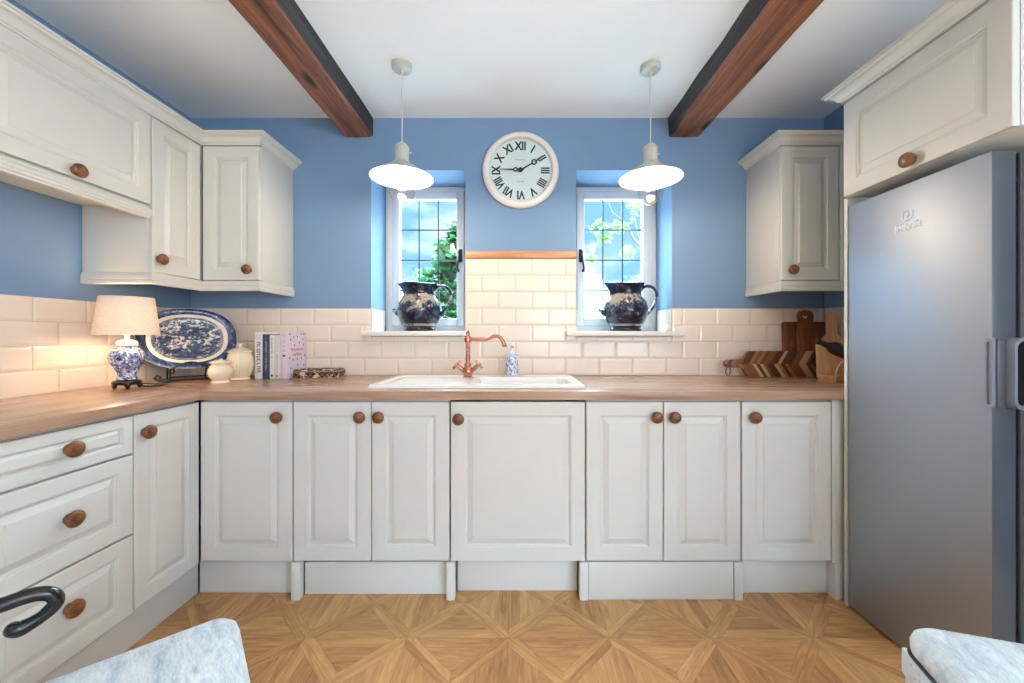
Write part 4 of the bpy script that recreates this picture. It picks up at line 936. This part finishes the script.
m = MB(); m.tube([(x, y, 0.041) for x, y in rrect(-a-0.004, a+0.004, -b-0.004, b+0.004, 0.022)], 0.003, 6, closed=True); m.tube([(x, y, 0.003) for x, y in rrect(-a-0.004, a+0.004, -b-0.004, b+0.004, 0.022)], 0.003, 6, closed=True); m.build('rim', 'traywood', t)

# ------------------------------------------------------------------ boards at the right end of the worktop
def lean(o, ang): o.rotation_euler.x = ang
def board_thing(name, label, loc, rz, ang):
    t = thing(name, label, 'chopping board', loc, rz); t.rotation_euler = (ang, 0, rz); return t
t = board_thing('chopping_board', 'dark rectangular wooden board leaning on the tiles behind the others', (1.780, 2.425, ZT1+0.001), 0, -0.065)
m = MB(); m.prism(rrect(-0.134, 0.134, 0.0, 0.334, 0.012), 0, 0.016, XZ, bev=0.002)
o = m.build('board', 'walnut', t)
def paddle_poly(hw, hb, neck, ht, sh):
    # half width, body height, neck half width, total height
    pts = [(-hw, 0.006), (-hw+0.006, 0), (hw-0.006, 0), (hw, 0.006), (hw, hb-sh)]
    for k in range(1, 9): q = k/8; pts.append((hw-(hw-neck)*(0.5-0.5*math.cos(PI*q)), hb-sh+(sh*1.4)*q))
    top = arc(0, ht-neck*1.15, neck*1.15, -0.3, PI+0.3, 14)
    return pts+top+[(-p[0], p[1]) for p in reversed(pts[4:])]
t = board_thing('paddle_board', 'slim dark paddle board with a heart-shaped hole in its handle', (1.772, 2.400, ZT1+0.001), 0, -0.060)
m = MB(); hw = 0.056
body = [(-hw, 0), (hw, 0), (hw, 0.325), (0.046, 0.335)]; n_out = 40
outer = []; 
# handle head as ring around a heart-shaped hole, body below as prism
cz = 0.362; ro = 0.046
heart = []
for k in range(n_out):
    a = 2*PI*k/n_out; hx = 16*math.sin(a)**3; hy = 13*math.cos(a)-5*math.cos(2*a)-2*math.cos(3*a)-math.cos(4*a); heart.append((hx*0.00120, cz+0.002+hy*0.00120))
def sq(a):
    c, s_ = math.sin(a), math.cos(a); e = 0.62
    return (ro*math.copysign(abs(c)**e, c), cz+0.043*math.copysign(abs(s_)**e, s_))
outer = [sq(2*PI*k/n_out) for k in range(n_out)]
m.ring_prism(outer, heart, 0, 0.014, XZ); m.prism([(-hw, 0), (hw, 0), (hw, 0.300), (ro+0.001, 0.322), (-ro-0.001, 0.322), (-hw, 0.300)], 0.0002, 0.0138, XZ, bev=0.001); m.build('board', 'walnut2', t)
t = board_thing('chevron_board', 'long chevron-striped wooden serving board lying on its edge, in front of the dark boards', (1.372, 2.372, ZT1+0.001), 0, -0.045)
m = MB(); pl = [(0.030, 0.0), (0.445, 0.0), (0.450, 0.006), (0.450, 0.150), (0.445, 0.156), (0.030, 0.156), (0.012, 0.146), (-0.008, 0.112), (-0.020, 0.104), (-0.100, 0.104)]+arc(-0.100, 0.080, 0.024, PI/2, 1.5*PI, 8)[1:]+[(-0.020, 0.056), (-0.008, 0.046), (0.012, 0.010)]
m.prism(pl, 0, 0.018, XZ, bev=0.002); m.build('board', 'chevron', t)
m = MB(); m.tube([(-0.105+0.0*k, -0.006, 0.078) for k in range(1)]+[(-0.112, -0.006, 0.062), (-0.122, -0.006, 0.030), (-0.114, -0.006, 0.010), (-0.098, -0.006, 0.012), (-0.092, -0.006, 0.040), (-0.100, -0.004, 0.076)], 0.004, 8); m.build('leather_loop', 'leather', t)
t = board_thing('paddle_board', 'pale paddle-shaped wooden board standing upright beside the end panel', (1.838, 2.290, ZT1+0.001), -0.35, -0.10)
m = MB(); m.prism(paddle_poly(0.080, 0.245, 0.024, 0.385, 0.055), 0, 0.016, XZ, bev=0.002); m.build('board', 'beech', t)
# wooden tray with a wire cradle and a bottle
t = thing('wooden_tray', 'small wooden tray at the right end of the worktop beneath the dark bottle', 'tray', (1.785, 2.120, ZT1))
m = MB(); m.box(-0.122, 0.122, -0.060, 0.060, 0.0, 0.008, 0.002)
for (a, b, c, d) in ((-0.122, 0.122, -0.060, -0.052), (-0.122, 0.122, 0.052, 0.060), (-0.122, -0.114, -0.0525, 0.0525), (0.114, 0.122, -0.0525, 0.0525)): m.box(a, b, c, d, 0.006, 0.036, 0.002)
m.build('tray', 'traywood', t)
t = thing('bottle_holder', 'cream wire hoop holder standing in the small wooden tray', 'bottle holder', (1.752, 2.120, ZT1+0.0084))
m = MB()
m.tube([(0.010+0.062*math.cos(PI*k/16), -0.010, 0.0045+0.105*math.sin(PI*k/16)) for k in range(17)], 0.0035, 8)
m.tube([(0.010-0.062, -0.040, 0.0040), (-0.052, 0.040, 0.0040), (0.072, 0.040, 0.0040), (0.072, -0.040, 0.0040)], 0.0035, 8); m.build('wire_hoops', 'rope', t)
t = thing('wine_bottle', 'black glass bottle tilted on its side with its neck pointing up to the left', 'bottle', (1.648, 2.180, 1.166))
d = Vector((0.80, -0.06, -0.34)).normalized(); q = d.to_track_quat('Z', 'Y').to_matrix().to_4x4()
m = MB(); m.lathe([(0.0, 0), (0.014, 0.001), (0.0155, 0.004), (0.0175, 0.020), (0.0155, 0.022), (0.0165, 0.060), (0.020, 0.074), (0.032, 0.094), (0.037, 0.112), (0.038, 0.130), (0.038, 0.270), (0.034, 0.276), (0.0, 0.276)], 32, q); m.build('glass_body', 'bottle', t, smooth=50)

# ------------------------------------------------------------------ carver chairs
def make_chair(label, loc, rz):
    t = thing('carver_chair', label, 'chair', loc, rz, 'upholstered carver chairs in the foreground')
    # local +y is the front; seat 0.50 wide, 0.48 deep
    hw, hd = 0.25, 0.24
    m = MB(); n = 40
    prof = [(0.0, 0.395), (0.004, 0.398), (0.008, 0.410), (0.009, 0.428), (0.004, 0.444), (-0.010, 0.457), (-0.035, 0.466), (-0.08, 0.472), (-0.15, 0.476), (-0.22, 0.478)]
    DZ = 0.036
    def ring(o, z):
        return [Vector((x, y, z)) for x, y in rrect(-hw-o, hw+o, -hd-o, hd+o, max(0.045+o*0.8, 0.01), 8)]
    V = m.grid([ring(o, z+DZ) for o, z in prof], close_u=True); m._face(list(reversed(V[0]))); m._face(V[-1]); m.build('seat_cushion', 'chenille', t, smooth=60)
    m = MB(); m.tube([(x, y, 0.399+DZ) for x, y in rrect(-hw-0.008, hw+0.008, -hd-0.008, hd+0.008, 0.05, 8)], 0.0048, 8, closed=True); m.build('piping', 'black', t)
    m = MB()
    m.box(-hw-0.004, hw+0.004, hd-0.018, hd+0.008, 0.330+DZ, 0.392+DZ, 0.004); m.box(-hw-0.004, hw+0.004, -hd-0.006, -hd+0.018, 0.335+DZ, 0.392+DZ, 0.004)
    for s in (-1, 1): m.box(min(s*(hw-0.018), s*(hw+0.008)), max(s*(hw-0.018), s*(hw+0.008)), -hd+0.018, hd-0.018, 0.335+DZ, 0.392+DZ, 0.004)
    # carved beading on the front rail
    rnd = random.Random(3)
    for k in range(34):
        x = -hw+0.02+k*(2*hw-0.04)/33
        m.lathe([(0.006, -0.002), (0.005, 0.002), (0.0, 0.004)], 8, T(x, hd+0.008, DZ+0.352+0.012*math.sin(k*1.3)) @ R(-PI/2, 'X')); m.lathe([(0.004, -0.002), (0.003, 0.002), (0.0, 0.003)], 8, T(x, hd+0.008, 0.378+DZ) @ R(-PI/2, 'X'))
    m.build('seat_rail', 'chairwhite', t)
    for sx in (-1, 1):
        x = sx*(hw-0.022); y = hd-0.022
        m = MB(); m.box(x-0.024, x+0.024, y-0.024, y+0.024, 0.300, 0.388+DZ, 0.004); m.lathe([(0.014, 0.0), (0.018, 0.01), (0.013, 0.03), (0.015, 0.10), (0.022, 0.20), (0.024, 0.24), (0.017, 0.26), (0.025, 0.275), (0.025, 0.300)], 20, T(x, y, 0)); m.build('leg', 'chairwhite', t, smooth=40)
        y = -hd+0.02
        m = MB(); m.tube([(x, y-0.07, 0.0), (x, y-0.03, 0.18), (x, y, 0.36), (x, y-0.02, 0.55), (x*0.99, y-0.06, 0.78), (x*0.98, y-0.10, 0.93)], [0.015, 0.018, 0.021, 0.019, 0.018, 0.016], 12); m.build('leg', 'chairwhite', t, smooth=50)
    m = MB(); xx = hw-0.03
    m.tube([(-xx+2*xx*k/12, -hd-0.085, 0.93+0.03*math.sin(PI*k/12)) for k in range(13)], 0.022, 12); m.box(-xx, xx, -hd-0.02, -hd+0.0, 0.56, 0.59, 0.004)
    m.prism(rrect(-0.07, 0.07, 0.58, 0.935, 0.03), -hd-0.055, -hd-0.040, XZ, bev=0.003); m.build('back_splat', 'chairwhite', t, smooth=50)
    for s in (-1, 1):
        m = MB(); x = s*(hw+0.022); r = 0.0145; zt = 0.662; q = -0.060
        P = [(s*(hw-0.02), -hd-0.030, zt-0.030), (x-s*0.01, -hd+0.03, zt-0.026), (x, -0.17, zt-0.010), (x, -0.125, zt-0.003), (x, q-0.040, zt), (x, q-0.018, zt-0.003), (x, q-0.004, zt-0.013), (x, q, zt-0.027), (x, q-0.008, zt-0.040), (x, q-0.020, zt-0.050), (x, q-0.036, zt-0.058), (x, q-0.048, zt-0.061), (x, q-0.056, zt-0.056), (x, q-0.056, zt-0.046)]
        m.tube(P, [r*0.9, r, r*1.05, r, r, r*0.95, r*0.9, r*0.9, r*0.9, r*0.85, r*0.95, r*1.1, r*1.05, r*0.45], 14, sub=4); m.build('arm', 'black', t, smooth=60)
        m = MB(); m.tube([(s*(hw-0.005), -0.13, 0.36), (x, -0.135, 0.43), (x, -0.155, 0.52), (x, -0.165, zt-0.022)], [0.014, 0.013, 0.012, 0.011], 12); m.build('arm_post', 'chairwhite', t, smooth=50)
    return t
def chair_loc(fx, fy, corner, which):
    f = Vector((fx, fy)).normalized(); r = Vector((f.y, -f.x)); c = Vector(corner)-f*0.24-r*(0.25*which)
    return (c.x, c.y, 0.0), math.atan2(-f.x, f.y)
l, a = chair_loc(0.76, 0.65, (-0.722, 1.005), -1)
make_chair('grey-blue upholstered chair at bottom left with a black scrolled arm', l, a)
l, a = chair_loc(-0.955, 0.295, (0.950, 0.965), 1)
make_chair('grey-blue upholstered chair at bottom right, in front of the fridge', l, a)

# ------------------------------------------------------------------ outside the windows
m = MB(); m.box(-30, 30, YO, 60, -0.5, -0.3); struct(m.build('ground', 'lawn', smooth=0))
def leaf_quad(m, p, size, rnd):
    q = Matrix.Rotation(rnd.uniform(0, 2*PI), 3, 'Z') @ Matrix.Rotation(rnd.uniform(-1.0, 1.0), 3, 'X') @ Matrix.Rotation(rnd.uniform(-0.7, 0.7), 3, 'Y')
    w = size*0.42; pts = [(0, 0, 0), (w, size*0.45, size*0.10), (0, size, 0), (-w, size*0.45, size*0.10)]
    V = [m.bm.verts.new(Vector(p)+q @ Vector(a)) for a in pts]; m._face([V[0], V[1], V[2]]); m._face([V[0], V[2], V[3]])
def tree(name, label, base, trunk, blobs, n, size, mat, seed, cat='tree'):
    rnd = random.Random(seed); t = thing(name, label, cat, base)
    m = MB()
    for pts, r0, r1 in trunk:
        m.tube(pts, [r0+(r1-r0)*k/(len(pts)-1) for k in range(len(pts))], 8)
    m.build('trunk', 'bark', t, smooth=50)
    m = MB()
    for k in range(n):
        c, rad = blobs[k % len(blobs)]
        while True:
            v = Vector((rnd.uniform(-1, 1), rnd.uniform(-1, 1), rnd.uniform(-1, 1)))
            if v.length < 1: break
        v = v*(0.55+0.45*rnd.random()) if v.length > 0.3 else v
        leaf_quad(m, Vector(c)+Vector((v.x*rad[0], v.y*rad[1], v.z*rad[2])), size*rnd.uniform(0.7, 1.3), rnd)
    m.build('foliage', mat, t, smooth=0)
    return t
tree('garden_tree', 'dense dark green tree outside the left window', (-1.05, 6.2, -0.3), [([(0, 0, 0), (0.03, 0, 1.0), (-0.02, 0, 2.0), (0.05, 0, 3.0)], 0.06, 0.015), ([(0, 0, 1.3), (-0.25, 0, 1.9), (-0.45, 0, 2.5)], 0.03, 0.008), ([(0, 0, 1.6), (0.3, 0.1, 2.2), (0.4, 0, 2.8)], 0.03, 0.008)],
     [((0.05, 0, 2.75), (0.36, 0.36, 0.42)), ((-0.25, 0, 2.25), (0.34, 0.34, 0.40)), ((0.25, 0, 2.2), (0.40, 0.40, 0.5)), ((-0.02, 0, 1.75), (0.5, 0.45, 0.45)), ((0.2, 0, 3.05), (0.26, 0.26, 0.30))], 2300, 0.13, 'leaf', 1)
tree('garden_hedge', 'light green shrubs low down outside the left window', (-2.45, 8.5, -0.3), [([(0, 0, 0), (0, 0, 1.5), (0.1, 0, 2.2)], 0.05, 0.01)], [((0, 0, 1.9), (0.5, 0.5, 0.55)), ((0.5, 0, 1.6), (0.5, 0.5, 0.5)), ((-0.3, 0, 2.1), (0.4, 0.4, 0.5)), ((1.0, -0.2, 1.5), (0.4, 0.4, 0.35))], 900, 0.14, 'leaf_light', 2, 'shrub')
def tp(x, y, Y=6.0): return ((x-517)*Y/F-2.35, 0.0, CAMZ-(y-336)*Y/F+0.3)
tree('garden_tree', 'sparse twisted branches with pale leaves outside the right window', (2.35, 6.0, -0.3),
     [([(0, 0, 0), (0.02, 0, 1.2), (-0.05, 0, 2.0), tp(650, 275), tp(655, 230)], 0.09, 0.04), ([tp(650, 275), tp(642, 246), tp(634, 240), tp(628, 228), tp(616, 226), tp(604, 230), tp(596, 236)], 0.032, 0.007), ([tp(628, 228), tp(622, 220), tp(612, 212), tp(609, 203)], 0.018, 0.006), ([tp(642, 246), tp(637, 232), tp(634, 214), tp(630, 206)], 0.018, 0.006), ([tp(616, 226), tp(604, 222), tp(594, 224)], 0.010, 0.004), ([tp(655, 300), tp(640, 292), tp(630, 286)], 0.016, 0.005)],
     [(tp(598, 226), (0.16, 0.15, 0.10)), (tp(604, 238), (0.16, 0.15, 0.07)), (tp(636, 206), (0.16, 0.2, 0.18)), (tp(620, 228), (0.22, 0.2, 0.09)), (tp(634, 285), (0.20, 0.2, 0.22)), (tp(628, 252), (0.12, 0.15, 0.12)), (tp(590, 258), (0.1, 0.15, 0.05))], 420, 0.075, 'leaf_light', 3)
def make_house():
    t = thing('house', 'pale neighbouring house with a slate roof outside the right window', 'house', (3.2, 16.0, -0.3))
    m = MB(); m.box(-2.2, 1.8, 0, 4, 0, 2.2); m.build('wall', 'render', t, smooth=0)
    m = MB(); X = lambda u, v, d: Vector((d, u, v)); m.prism([(-0.25, 2.15), (4.25, 2.15), (2.0, 4.3)], -2.35, 0.6, X); m.build('roof', 'slate', t, smooth=0)
    m = MB(); m.box(-0.5, 0.1, -0.03, 0.02, 1.2, 1.9, 0.01); o = m.build('window', 'white', t); m = MB(); m.box(-0.44, 0.04, -0.035, -0.028, 1.26, 1.84); m.build('pane', 'darkpane', o)
make_house()
